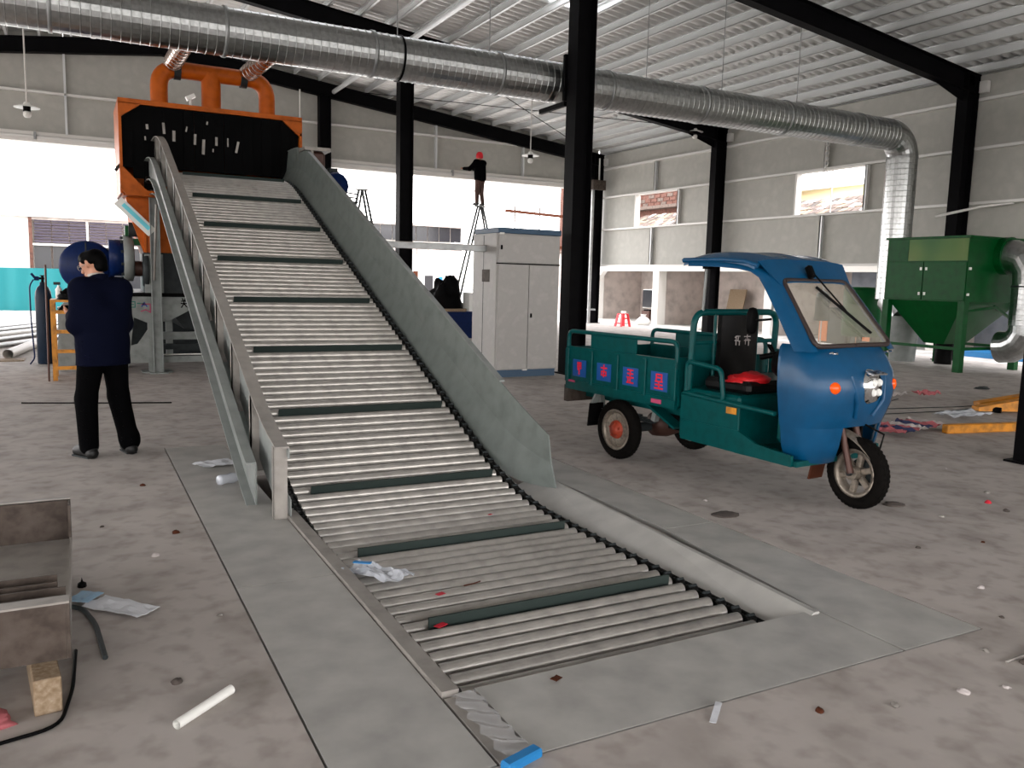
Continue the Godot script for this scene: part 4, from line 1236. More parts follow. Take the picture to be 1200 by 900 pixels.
func build_tricycle() -> void:
	var t := thing("cargo_tricycle", "blue and teal cargo tricycle with a roofed cab and an open load bed", "tricycle", v3(4.807, 0, -6.11), deg_to_rad(5.5))
	wheel(t, v3(-0.47, 0.272, 0), 0.272, 0.115, false)
	wheel(t, v3(0.47, 0.272, 0), 0.272, 0.115, false, PI)
	wheel(t, v3(-0.01, 0.265, 2.11), 0.265, 0.1, true, -0.12)
	# chassis and axle
	var ch := G.new()
	for x in [-0.3, 0.3]:
		ch.bar(v3(x, 0.52, -0.72), v3(x, 0.52, 0.85), 0.05, 0.08)
		ch.bar(v3(x, 0.52, 0.85), v3(x * 0.8, 0.34, 1.1), 0.05, 0.07)
		ch.bar(v3(x * 0.8, 0.34, 1.1), v3(x * 0.8, 0.33, 1.85), 0.05, 0.07)
	part("chassis", ch, M.teal, t)
	part("rear_axle", G.new().tube(v3(-0.42, 0.272, 0), v3(0.42, 0.272, 0), 0.045), M.darkgrey, t)
	part("axle_motor", G.new().lathe([Vector2(0, -0.16), Vector2(0.11, -0.14), Vector2(0.13, 0), Vector2(0.11, 0.14), Vector2(0, 0.16)], v3(0.05, 0.3, 0.05), Vector3.RIGHT, 18), M.brown, t)
	for x in [-0.38, 0.38]:
		var ls := G.new()
		for k in 4:
			ls.bar(v3(x, 0.38 + k * 0.014, -0.36 + k * 0.06), v3(x, 0.38 + k * 0.014, 0.36 - k * 0.06), 0.05, 0.011)
		part("leaf_spring", ls, M.darkgrey, t)
		part("spring_hanger", G.new().bar(v3(x, 0.4, 0.36), v3(x, 0.56, 0.4), 0.05, 0.05, Vector3.BACK).bar(v3(x, 0.4, -0.36), v3(x, 0.58, -0.4), 0.05, 0.05, Vector3.BACK), M.greysteel, t)
	part("battery_box", bxz(-0.25, 0.25, 0.33, 0.56, 0.4, 0.8), M.black, t)
	# load bed
	part("bed_floor", bxz(-0.53, 0.53, 0.58, 0.61, -0.7, 0.76), M.teal, t)
	for s in [-1, 1]:
		var x: float = 0.54 * s
		var sp := part("side_panel", bxz(x - 0.01, x + 0.01, 0.6, 0.97, -0.71, 0.77), M.teal, t)
		part("lower_sill", bxz(x - 0.02, x + 0.02, 0.57, 0.66, -0.71, 0.77), M.teal, sp)
		part("upper_lip", bxz(x - 0.02, x + 0.02, 0.955, 0.98, -0.71, 0.77), M.teal, sp)
		for k in 5:
			var z := -0.69 + k * 0.361
			part("rib", bxz(x + s * 0.008, x + s * 0.03, 0.64, 0.96, z - 0.025, z + 0.025, null, 0.006), M.teal, sp)
		part("upper_sheet", bxz(x - 0.004, x + 0.004, 0.97, 1.12, -0.36, 0.27), M.teal, sp)
		part("rail", G.new().path(rounded([v3(x, 0.96, -0.7), v3(x, 1.125, -0.7), v3(x, 1.125, 0.76), v3(x, 0.9, 0.76)], 0.07, 5), 0.02, 10), M.teal, sp)
		if s < 0:
			var marks := [[[0.3, 0.9, 0.7, 0.9], [0.5, 0.9, 0.5, 0.1], [0.3, 0.6, 0.6, 0.7], [0.3, 0.9, 0.35, 0.4], [0.7, 0.9, 0.7, 0.5]], [[0.2, 0.8, 0.8, 0.8], [0.5, 1.0, 0.5, 0.2], [0.25, 0.55, 0.75, 0.55], [0.25, 0.55, 0.25, 0.3], [0.75, 0.55, 0.75, 0.3], [0.25, 0.3, 0.75, 0.3]], [[0.25, 0.95, 0.75, 0.95], [0.25, 0.7, 0.75, 0.7], [0.5, 0.95, 0.5, 0.1], [0.2, 0.45, 0.8, 0.45], [0.2, 0.1, 0.8, 0.1], [0.3, 0.45, 0.3, 0.1]], [[0.25, 0.95, 0.75, 0.95], [0.25, 0.95, 0.25, 0.55], [0.75, 0.95, 0.75, 0.55], [0.25, 0.75, 0.75, 0.75], [0.2, 0.5, 0.8, 0.5], [0.2, 0.28, 0.8, 0.28], [0.15, 0.05, 0.85, 0.05], [0.5, 0.5, 0.5, 0.05]]]
			for k in 4:
				var zc := -0.69 + (k + 0.5) * 0.361
				var dec := part("blue_decal", bxz(x - 0.014, x - 0.01, 0.70, 0.86, zc - 0.1, zc + 0.1), M.decalblue, sp)
				part("decal_character", strokes(G.new(), marks[k], Transform3D(Basis(Vector3.BACK, Vector3.UP, Vector3.LEFT), v3(x - 0.014, 0.715, zc - 0.065)), 0.13, 0.014, 0.002), M.redhot, sp)
			part("reflector", bxz(x - 0.026, x - 0.02, 0.595, 0.63, 0.5, 0.62), M.inkpink, sp)
			part("reflector", bxz(x - 0.026, x - 0.02, 0.64, 0.66, -0.66, -0.56), M.inkpink, sp)
	var tg := part("tailgate", bxz(-0.53, 0.53, 0.6, 0.97, -0.73, -0.71), M.teal, t)
	for x in [-0.5, -0.17, 0.17, 0.5]:
		part("rib", bxz(x - 0.025, x + 0.025, 0.62, 0.96, -0.75, -0.73), M.teal, tg)
	part("bumper", bxz(-0.55, 0.55, 0.44, 0.6, -0.74, -0.68), M.rust, t)
	part("bulkhead", bxz(-0.53, 0.53, 0.6, 1.0, 0.76, 0.78), M.teal, t)
	for s in [-1, 1]:
		part("mudflap", G.new().box(v3(s * 0.47, 0.36, -0.35), v3(0.16, 0.22, 0.012), Basis(Vector3.RIGHT, 0.12)), M.black, t)
		part("mudflap_stay", G.new().bar(v3(s * 0.5, 0.6, -0.26), v3(s * 0.5, 0.46, -0.35), 0.06, 0.02), M.greysteel, t)
		part("wheel_guard", G.new().bar(v3(s * 0.44, 0.56, 0.36), v3(s * 0.44, 0.4, 0.72), 0.12, 0.02), M.teal, t)
	# hoop, backrest, seat
	var hoop := part("hoop", G.new().path(rounded([v3(-0.5, 0.75, 0.87), v3(-0.5, 1.375, 0.89), v3(0.5, 1.375, 0.89), v3(0.5, 0.75, 0.87)], 0.12, 6), 0.027, 12), M.teal, t)
	part("cross_tube", G.new().tube(v3(-0.5, 1.13, 0.88), v3(0.5, 1.13, 0.88), 0.018), M.teal, hoop)
	part("side_plate", bxz(-0.5, -0.28, 0.98, 1.13, 0.87, 0.885), M.teal, hoop)
	for x in [-0.27, 0.24]:
		part("upright", G.new().tube(v3(x, 0.8, 0.9), v3(x, 1.36, 0.9), 0.012, -1, 8), M.teal, hoop)
	var brw := []
	for i in 9:
		var r := []
		for k in 9:
			var u := k / 8.0 * 2 - 1
			var v := i / 8.0
			r.append(v3(u * 0.215 - 0.02, 0.84 + v * 0.51, 0.945 + 0.02 * (1 - u * u) - 0.012 * sin((u + v * 1.5) * 5.0) * (1 - absf(u))))
		brw.append(r)
	var br := part("backrest", G.new().sheet(brw, v3(0, 0, -0.05)), M.leather, t)
	var mk := G.new()
	strokes(mk, [[0.1, 0.8, 0.4, 0.9], [0.25, 0.9, 0.25, 0.1], [0.1, 0.5, 0.4, 0.5], [0.55, 0.9, 0.5, 0.5], [0.7, 0.9, 0.9, 0.55], [0.55, 0.45, 0.85, 0.45], [0.7, 0.45, 0.7, 0.1]], Transform3D(Basis.IDENTITY, v3(-0.11, 1.1, 0.968)), 0.09, 0.008, 0.003)
	strokes(mk, [[0.1, 0.85, 0.9, 0.85], [0.5, 1.0, 0.5, 0.55], [0.1, 0.5, 0.45, 0.5], [0.28, 0.6, 0.28, 0.05], [0.55, 0.5, 0.9, 0.5], [0.72, 0.6, 0.72, 0.05]], Transform3D(Basis.IDENTITY, v3(0.0, 1.1, 0.968)), 0.09, 0.008, 0.003)
	part("lettering", mk, M.greycloth, br)
	part("seat_base", bxz(-0.5, 0.5, 0.34, 0.76, 0.82, 1.4, null, 0.02), M.teal, t)
	part("seat_skirt", bxz(-0.52, -0.5, 0.36, 0.72, 0.8, 1.42, null, 0.006), M.teal, t)
	part("cushion", bxz(-0.4, 0.42, 0.76, 0.86, 0.92, 1.4, null, 0.03), M.leather, t)
	part("arm_loop", G.new().path(rounded([v3(-0.52, 0.74, 0.86), v3(-0.52, 0.98, 0.86), v3(-0.52, 0.95, 1.22), v3(-0.52, 0.7, 1.26), v3(-0.52, 0.72, 0.86)], 0.05, 4), 0.02, 10), M.teal, t)
	part("side_rail", G.new().tube(v3(-0.52, 0.72, 0.84), v3(-0.52, 0.68, 1.75), 0.018), M.teal, t)
	part("arm_loop", G.new().path(rounded([v3(0.5, 0.74, 0.86), v3(0.5, 1.05, 0.86), v3(0.5, 1.0, 1.2), v3(0.5, 0.74, 1.26)], 0.05, 4), 0.02, 10), M.teal, t)
	# footwell
	part("foot_floor", bxz(-0.5, 0.5, 0.32, 0.36, 1.38, 1.95), M.teal, t)
	part("side_sill", G.new().prism([Vector2(0.82, 0.34), Vector2(1.92, 0.32), Vector2(1.92, 0.4), Vector2(1.6, 0.43), Vector2(1.42, 0.5), Vector2(0.82, 0.5)], Transform3D(Basis(Vector3.BACK, Vector3.UP, Vector3.LEFT), v3(-0.5, 0, 0)), 0.025), M.teal, t)
	part("side_sill", G.new().prism([Vector2(0.82, 0.34), Vector2(1.92, 0.32), Vector2(1.92, 0.4), Vector2(1.42, 0.5), Vector2(0.82, 0.5)], Transform3D(Basis(Vector3.BACK, Vector3.UP, Vector3.LEFT), v3(0.525, 0, 0)), 0.025), M.teal, t)
	part("sticker", bxz(-0.53, -0.525, 0.62, 0.67, 1.3, 1.4), M.yellow, t)
	part("dashboard", bxz(-0.42, 0.42, 0.45, 1.1, 1.68, 1.76, null, 0.03), M.teal, t)
	part("knee_shield", bxz(-0.3, 0.3, 0.4, 0.98, 1.6, 1.7, null, 0.04), M.teal, t)
	part("steering_column", G.new().tube(v3(0, 0.55, 1.95), v3(0, 1.08, 1.66), 0.03), M.black, t)
	part("handlebar", G.new().path(rounded([v3(-0.36, 1.06, 1.45), v3(-0.22, 1.1, 1.6), v3(0.22, 1.1, 1.6), v3(0.36, 1.06, 1.45)], 0.05, 4), 0.016, 8), M.black, t)
	for s in [-1, 1]:
		part("grip", G.new().tube(v3(s * 0.36, 1.06, 1.45), v3(s * 0.27, 1.087, 1.54), 0.022), M.black, t)
	part("dash_cover", blobby(0.36, 0.13, 0.16), M.black, t).position = v3(0, 1.02, 1.62)
	# front fairing
	var secs := [[0.60, 0.485, 2.075, 1.79], [0.66, 0.495, 2.105, 1.785], [0.76, 0.508, 2.145, 1.78], [0.88, 0.515, 2.165, 1.77], [1.0, 0.51, 2.14, 1.76], [1.1, 0.495, 2.08, 1.75], [1.165, 0.475, 2.02, 1.74], [1.19, 0.45, 1.985, 1.74]]
	var around := func(s: Array, a0: float, a1: float, n: int) -> Array:
		var r := []
		for k in n + 1:
			var a := lerpf(a0, a1, float(k) / n)
			var sx := signf(sin(a)) * pow(absf(sin(a)), 0.72)
			var cz := pow(absf(cos(a)), 0.6)
			r.append(v3(s[1] * sx, s[0], s[3] + (s[2] - s[3]) * cz))
		return r
	var rows := []
	for s in secs:
		rows.append(around.call(s, -PI / 2, PI / 2, 28))
	var fa := part("fairing", G.new().sheet(rows, v3(0, 0, -0.02)), M.blue, t)
	for s in [-1, 1]:
		var low := [[0.31, 0.37, 1.94, 1.8], [0.34, 0.42, 2.0, 1.8], [0.45, 0.465, 2.045, 1.795], [0.60, 0.485, 2.075, 1.79]]
		var rw := []
		for q in low:
			rw.append(around.call(q, s * PI / 2, s * PI * (0.07 if s < 0 else 0.19), 12))
		part("leg_shield", G.new().sheet(rw, v3(0, 0, -0.015)), M.blue, fa)
		part("leg_shield_inner", bxz(s * 0.22 - 0.01, s * 0.22 + 0.01, 0.36, 0.64, 1.8, 1.97), M.black, fa)
	# badge-like moulded ridges on the nose
	part("nose_ridge", G.new().path([v3(-0.2, 0.98, 2.12), v3(-0.15, 0.8, 2.16), v3(-0.1, 0.68, 2.12)], 0.02, 8), M.blue, fa)
	part("nose_ridge", G.new().path([v3(0.2, 0.98, 2.12), v3(0.15, 0.8, 2.16), v3(0.1, 0.68, 2.12)], 0.02, 8), M.blue, fa)
	# lamps
	var hl := part("headlamp_bowl", G.new().lathe([Vector2(0, 0.05), Vector2(0.07, 0.04), Vector2(0.088, 0.0), Vector2(0.092, -0.05)], Vector3.ZERO, Vector3.BACK, 24), M.chrome, t)
	hl.transform = Transform3D(Basis.IDENTITY.scaled(v3(1.02, 1.42, 1)), v3(0.0, 0.9, 2.155))
	for k in 4:
		part("led_lens", G.new().tube(v3(-0.03 + (k % 2) * 0.06, -0.025 + int(k / 2.0) * 0.05, 0.045), v3(-0.03 + (k % 2) * 0.06, -0.025 + int(k / 2.0) * 0.05, 0.062), 0.02, 0.014, 10), M.whiteplastic, hl)
	part("lamp_peak", G.new().box(v3(0.0, 1.005, 2.19), v3(0.16, 0.012, 0.08), Basis(Vector3.RIGHT, 0.25), 0.004), M.chrome, t)
	for s in [-1, 1]:
		var ind := part("indicator", G.new().lathe([Vector2(0, 0.03), Vector2(0.035, 0.02), Vector2(0.045, 0.0), Vector2(0.045, -0.06)], v3(s * 0.345, 0.9, 2.105), v3(s * 0.35, 0, 0.94).normalized(), 18), M.lamporange, t)
		part("indicator_bezel", G.new().lathe([Vector2(0.045, -0.03), Vector2(0.06, -0.01), Vector2(0.062, -0.05)], v3(s * 0.345, 0.9, 2.105), v3(s * 0.35, 0, 0.94).normalized(), 18), M.decalblue, ind)
	# front wheel fork and mudguard
	for s in [-1, 1]:
		part("fork_leg", G.new().tube(v3(-0.01 + s * 0.085, 0.27, 2.11), v3(-0.01 + s * 0.085, 0.68, 1.98), 0.024), M.brown, t)
	var mg := []
	for i in 11:
		var a := lerpf(-0.35, 1.5, i / 10.0)
		var r := []
		for k in 5:
			var u := k / 4.0 * 2 - 1
			r.append(v3(-0.01 + u * 0.065, 0.265 + cos(a) * (0.3 - 0.02 * u * u), 2.11 + sin(a - 0.75) * 0.0 + sin(a - 0.6) * (0.3 - 0.02 * u * u)))
		mg.append(r)
	part("front_mudguard", G.new().sheet(mg, v3(0, 0.006, 0)), M.rim, t)
	part("front_mudflap", G.new().box(v3(-0.02, 0.25, 1.78), v3(0.16, 0.2, 0.015), Basis(Vector3.RIGHT, 0.2)), M.gum, t)
	part("brake_hose", G.new().path([v3(0.08, 0.62, 2.05), v3(0.14, 0.55, 2.2), v3(0.16, 0.42, 2.16), v3(0.1, 0.3, 2.1)], 0.008, 6), M.black, t)
	# windscreen, pillars, roof
	var ws := [v3(-0.44, 1.185, 2.0), v3(0.44, 1.185, 2.0), v3(0.37, 1.645, 1.62), v3(-0.37, 1.645, 1.62)]
	var nrm := v3(0, 0.637, 0.771)
	var gl := G.new()
	gl.sheet([[ws[0], ws[1]], [ws[3], ws[2]]], nrm * 0.004, false)
	var scr := part("windscreen", gl, M.glass, t)
	part("screen_seal", G.new().path(rounded([ws[0].lerp(ws[1], 0.5), ws[1], ws[2], ws[3], ws[0], ws[0].lerp(ws[1], 0.49)], 0.06, 5), 0.018, 8), M.seal, scr)
	for s in [-1, 1]:
		# the pillar climbs beside the windscreen and runs on under the roof edge
		var line := [v3(0.45, 1.15, 2.0), v3(0.435, 1.3, 1.89), v3(0.41, 1.46, 1.765), v3(0.39, 1.58, 1.665), v3(0.385, 1.67, 1.58), v3(0.4, 1.735, 1.47), v3(0.42, 1.77, 1.34), v3(0.44, 1.785, 1.15), v3(0.45, 1.79, 0.85)]
		var pr := []
		for i in line.size():
			var u := float(i) / (line.size() - 1)
			var e: Vector3 = line[i] * v3(s, 1, 1)
			var dn := smoothstep(0.4, 0.75, u)
			pr.append([e + v3(-s * 0.02, 0.012 * dn, 0.012 * (1 - dn)), e + v3(s * 0.05, 0.008 * dn, 0.0), e + v3(s * 0.1, -0.01 * dn, -0.03 * (1 - dn)), e + v3(s * 0.112, -0.05 * dn, -0.09 * (1 - dn))])
		part("pillar", G.new().sheet(pr, v3(-s * 0.012, 0, -0.012)), M.blue, t)
		part("roof_post", G.new().tube(v3(s * 0.42, 1.36, 0.9), v3(s * 0.42, 1.79, 0.92), 0.011, -1, 8), M.greysteel, t)
		part("post_foot", bxz(s * 0.42 - 0.03, s * 0.42 + 0.03, 1.72, 1.78, 0.9, 0.96), M.black, t)
	var hd := []
	for i in 5:
		var u := i / 4.0
		var r := []
		for k in 13:
			var q := k / 12.0 * 2 - 1
			r.append(v3(q * lerpf(0.42, 0.5, u), lerpf(1.63, 1.80, u) - 0.02 * q * q * q * q, lerpf(1.645, 1.5, u)))
		hd.append(r)
	part("header_panel", G.new().sheet(hd, v3(0, 0.0, -0.015)), M.blue, t)
	var rf := []
	for i in 15:
		var u := i / 14.0
		var z := lerpf(0.78, 1.5, u)
		var r := []
		for k in 25:
			var q := k / 24.0 * 2 - 1
			var crown := 1.855 - 0.055 * pow(absf(q), 6) - 0.01 * q * q
			crown -= 0.055 * pow(u, 5) + 0.03 * pow(1 - u, 6)
			var rib := 0.012 * maxf(0.0, cos(q * 9.5)) * smoothstep(0.0, 0.1, 1 - absf(q)) * (1 - pow(u, 6))
			r.append(v3(q * 0.54, crown + rib, z))
		rf.append(r)
	var roof := part("roof", G.new().sheet(rf, v3(0, -0.018, 0)), M.blue, t)
	part("rear_gutter", G.new().box(v3(0, 1.79, 0.76), v3(1.04, 0.01, 0.05)), M.blue, roof)
	for s in [-1, 1]:
		part("roof_edge", G.new().path([v3(s * 0.54, 1.785, 0.78), v3(s * 0.54, 1.79, 1.2), v3(s * 0.53, 1.775, 1.4), v3(s * 0.5, 1.745, 1.5)], 0.02, 8), M.blue, roof)
	# wiper, mirrors
	var wp := part("wiper_motor", G.new().box(v3(-0.07, 1.71, 1.63), v3(0.05, 0.1, 0.05), Basis(Vector3.RIGHT, -0.5), 0.01), M.black, t)
	part("wiper_arm", G.new().tube(v3(-0.07, 1.7, 1.66), v3(0.1, 1.43, 1.84), 0.007, -1, 6), M.black, wp)
	part("wiper_blade", G.new().bar(v3(-0.07, 1.6, 1.69), v3(0.22, 1.27, 1.98), 0.014, 0.02), M.black, wp)
	part("mirror", blobby(0.05, 0.1, 0.03), M.black, t).position = v3(-0.53, 1.34, 1.5)
	part("mirror_stay", G.new().tube(v3(-0.5, 1.36, 1.65), v3(-0.53, 1.34, 1.5), 0.01, -1, 6), M.black, t)
	for q in [[-0.35, 1.17], [-0.3, 1.165], [0.3, 1.165], [0.36, 1.17]]:
		part("bolt", G.new().tube(v3(q[0], q[1] - 0.03, 2.05), v3(q[0], q[1] - 0.025, 2.075), 0.009, -1, 8), M.chrome, t)
	# red cloth lying on the seat is its own thing
	single("red_cloth", blob(0.2, 0.07, 0.16, 12), M.red, "crumpled red cloth on the black tricycle seat", "cloth", v3(4.72, 0.845, -4.86))
	var cl := G.new()
	for k in 2:
		cl.path([v3(0.36 + k * 0.03, 1.1, 0.93), v3(0.42, 0.98, 0.98), v3(0.38, 0.9, 1.02), v3(0.44 + k * 0.02, 0.86, 1.06)], 0.014, 6)
	part("cable_bundle", cl, M.black, t)

func blobby(rx: float, ry: float, rz: float, n := 8) -> G:
	var rows := []
	for i in n + 1:
		var r := []
		var ph := PI * (float(i) / n - 0.5)
		for k in 2 * n + 1:
			var th := TAU * (k % (2 * n)) / (2 * n)
			var cx := signf(cos(th)) * pow(absf(cos(th)), 0.7)
			var cz := signf(sin(th)) * pow(absf(sin(th)), 0.7)
			var cp := pow(maxf(cos(ph), 0.0), 0.6)
			r.append(v3(cx * cp * rx, signf(sin(ph)) * pow(absf(sin(ph)), 0.8) * ry, cz * cp * rz))
		rows.append(r)
	return G.new().grid(rows, Vector3.ZERO)

# ================= people =================
# bones: [a, b, ra, rb]; the distances join with a smooth minimum and are meshed as surface nets
func nets(g: G, bones: Array, cell: float, k := 0.03, floor_y := -9.0) -> G:
	var lo := Vector3.ONE * 1e9
	var hi := -lo
	for b in bones:
		for e in 2:
			var r: float = maxf(b[2], b[3]) + cell * 3 + k
			lo = lo.min(b[e] - Vector3.ONE * r)
			hi = hi.max(b[e] + Vector3.ONE * r)
	var nx := int((hi.x - lo.x) / cell) + 2
	var ny := int((hi.y - lo.y) / cell) + 2
	var nz := int((hi.z - lo.z) / cell) + 2
	var f := PackedFloat32Array()
	f.resize(nx * ny * nz)
	f.fill(1.0)
	for b in bones:
		var a: Vector3 = b[0]
		var ab: Vector3 = b[1] - a
		var l2 := maxf(ab.length_squared(), 1e-9)
		var r0: float = b[2]
		var r1: float = b[3]
		var m := maxf(r0, r1) + cell * 2 + k
		var p0: Vector3 = ((a.min(b[1]) - Vector3.ONE * m) - lo) / cell
		var p1: Vector3 = ((a.max(b[1]) + Vector3.ONE * m) - lo) / cell
		for z in range(maxi(0, int(p0.z)), mini(nz, int(p1.z) + 2)):
			for y in range(maxi(0, int(p0.y)), mini(ny, int(p1.y) + 2)):
				var base := (z * ny + y) * nx
				for x in range(maxi(0, int(p0.x)), mini(nx, int(p1.x) + 2)):
					var p := lo + Vector3(x, y, z) * cell - a
					var t := clampf(p.dot(ab) / l2, 0.0, 1.0)
					var d := (p - ab * t).length() - lerpf(r0, r1, t)
					var o := f[base + x]
					var h := maxf(k - absf(o - d), 0.0) / k
					f[base + x] = minf(o, d) - h * h * k * 0.25
	if floor_y > -8.0:
		# cut off flat below floor_y: a hem
		for z in nz:
			for y in ny:
				var cut := floor_y - (lo.y + y * cell)
				if cut > -cell * 2:
					var b0 := (z * ny + y) * nx
					for x in nx:
						f[b0 + x] = maxf(f[b0 + x], cut)
	var ids := {}
	var pos := PackedVector3Array()
	var sxy := nx * ny
	for z in nz - 1:
		for y in ny - 1:
			for x in nx - 1:
				var i := z * sxy + y * nx + x
				var c0 := f[i] < 0.0
				var s := Vector3.ZERO
				var n := 0
				if c0 == (f[i + 1] < 0.0) and c0 == (f[i + nx] < 0.0) and c0 == (f[i + nx + 1] < 0.0) and c0 == (f[i + sxy] < 0.0) and c0 == (f[i + sxy + 1] < 0.0) and c0 == (f[i + sxy + nx] < 0.0) and c0 == (f[i + sxy + nx + 1] < 0.0):
					continue
				for e in EDGES:
					var va := f[i + (e[0] & 1) + ((e[0] >> 1) & 1) * nx + (e[0] >> 2) * sxy]
					var vb := f[i + (e[1] & 1) + ((e[1] >> 1) & 1) * nx + (e[1] >> 2) * sxy]
					if (va < 0.0) != (vb < 0.0):
						var t := va / (va - vb)
						var pa := Vector3(e[0] & 1, (e[0] >> 1) & 1, e[0] >> 2)
						var pb := Vector3(e[1] & 1, (e[1] >> 1) & 1, e[1] >> 2)
						s += pa.lerp(pb, t)
						n += 1
				ids[i] = pos.size()
				pos.append(lo + (Vector3(x, y, z) + s / n) * cell)
	g.grp += 1
	var st := [1, nx, sxy]
	for i in ids:
		for ax in 3:
			var v0 := f[i]
			var v1 := f[i + st[ax]]
			if (v0 < 0.0) == (v1 < 0.0):
				continue
			var u: int = st[(ax + 1) % 3]
			var w: int = st[(ax + 2) % 3]
			if not (ids.has(i - u) and ids.has(i - w) and ids.has(i - u - w)):
				continue
			var dir := Vector3.ZERO
			dir[ax] = 1.0 if v0 < 0.0 else -1.0
			g.quad(pos[ids[i]], pos[ids[i - u]], pos[ids[i - u - w]], pos[ids[i - w]], dir, g.grp)
	return g

const EDGES := [[0, 1], [2, 3], [4, 5], [6, 7], [0, 2], [1, 3], [4, 6], [5, 7], [0, 4], [1, 5], [2, 6], [3, 7]]

func grow(bones: Array, r: float) -> Array:
	var o := []
	for b in bones:
		o.append([b[0], b[1], b[2] + r, b[3] + r])
	return o

func hand(palm: Vector3, fwd: Vector3, up: Vector3, s: float, curl := 0.6) -> Array:
	# palm from the wrist along fwd; up is the back of the hand; s +1 puts the thumb to the left
	var side := up.cross(fwd).normalized() * s
	var o := [[palm, palm + fwd * 0.075 + side * 0.02, 0.024, 0.017], [palm, palm + fwd * 0.075 - side * 0.022, 0.024, 0.016], [palm, palm + fwd * 0.075, 0.024, 0.018]]
	var lens := [0.07, 0.08, 0.075, 0.06]
	for i in 4:
		var root := palm + fwd * 0.075 + side * (0.03 - i * 0.02)
		var d1 := (fwd * cos(curl * 0.5) - up * sin(curl * 0.5)).normalized()
		var d2 := (fwd * cos(curl * 1.5) - up * sin(curl * 1.5)).normalized()
		var k1: Vector3 = root + d1 * lens[i] * 0.5
		o.append([root - fwd * 0.01, k1, 0.0095, 0.0088])
		o.append([k1, k1 + d2 * lens[i] * 0.5, 0.0088, 0.0075])
	var tr := palm + fwd * 0.02 + side * 0.028
	var tk := tr + (fwd * 0.5 + side * 0.7 - up * 0.3).normalized() * 0.04
	o.append([tr, tk, 0.013, 0.0105])
	o.append([tk, tk + (fwd * 0.85 + side * 0.2 - up * 0.4).normalized() * 0.035, 0.0105, 0.008])
	return o

func head_bones(c: Vector3, fwd: Vector3, up: Vector3) -> Array:
	# c is the middle of the skull; about 0.23 high
	var lf := up.cross(fwd).normalized()
	var o := [[c - fwd * 0.035 + up * 0.02, c + fwd * 0.02 + up * 0.03, 0.082, 0.076], [c + fwd * 0.03 - up * 0.03, c + fwd * 0.045 - up * 0.085, 0.06, 0.034], [c + fwd * 0.0 - up * 0.04, c + fwd * 0.03 - up * 0.08, 0.062, 0.045]]
	o.append([c + fwd * 0.085 + up * 0.005, c + fwd * 0.11 - up * 0.033, 0.009, 0.014])
	o.append([c + fwd * 0.085 - up * 0.066, c + fwd * 0.088 - up * 0.066, 0.016, 0.014])
	for s in [-1, 1]:
		o.append([c + lf * s * 0.078 - up * 0.015 - fwd * 0.005, c + lf * s * 0.084 + up * 0.02 - fwd * 0.012, 0.012, 0.016])
		o.append([c + fwd * 0.075 + lf * s * 0.035 + up * 0.018, c + fwd * 0.078 + lf * s * 0.02 + up * 0.018, 0.014, 0.012])
	return o

func face_parts(root: Node3D, c: Vector3, fwd: Vector3, up: Vector3) -> void:
	var lf := up.cross(fwd).normalized()
	var e := G.new()
	var m := G.new()
	for s in [-1, 1]:
		e.tube(c + fwd * 0.088 + lf * s * 0.032 + up * 0.0, c + fwd * 0.097 + lf * s * 0.032, 0.011, 0.006, 8)
		m.tube(c + fwd * 0.094 + lf * s * 0.02 + up * 0.03, c + fwd * 0.084 + lf * s * 0.05 + up * 0.03, 0.004, 0.004, 6)
	m.tube(c + fwd * 0.101 - up * 0.066 + lf * 0.02, c + fwd * 0.101 - up * 0.066 - lf * 0.02, 0.004, 0.004, 6)
	part("eyes", e, M.black, root)
	part("brows_and_mouth", m, M.gum, root)

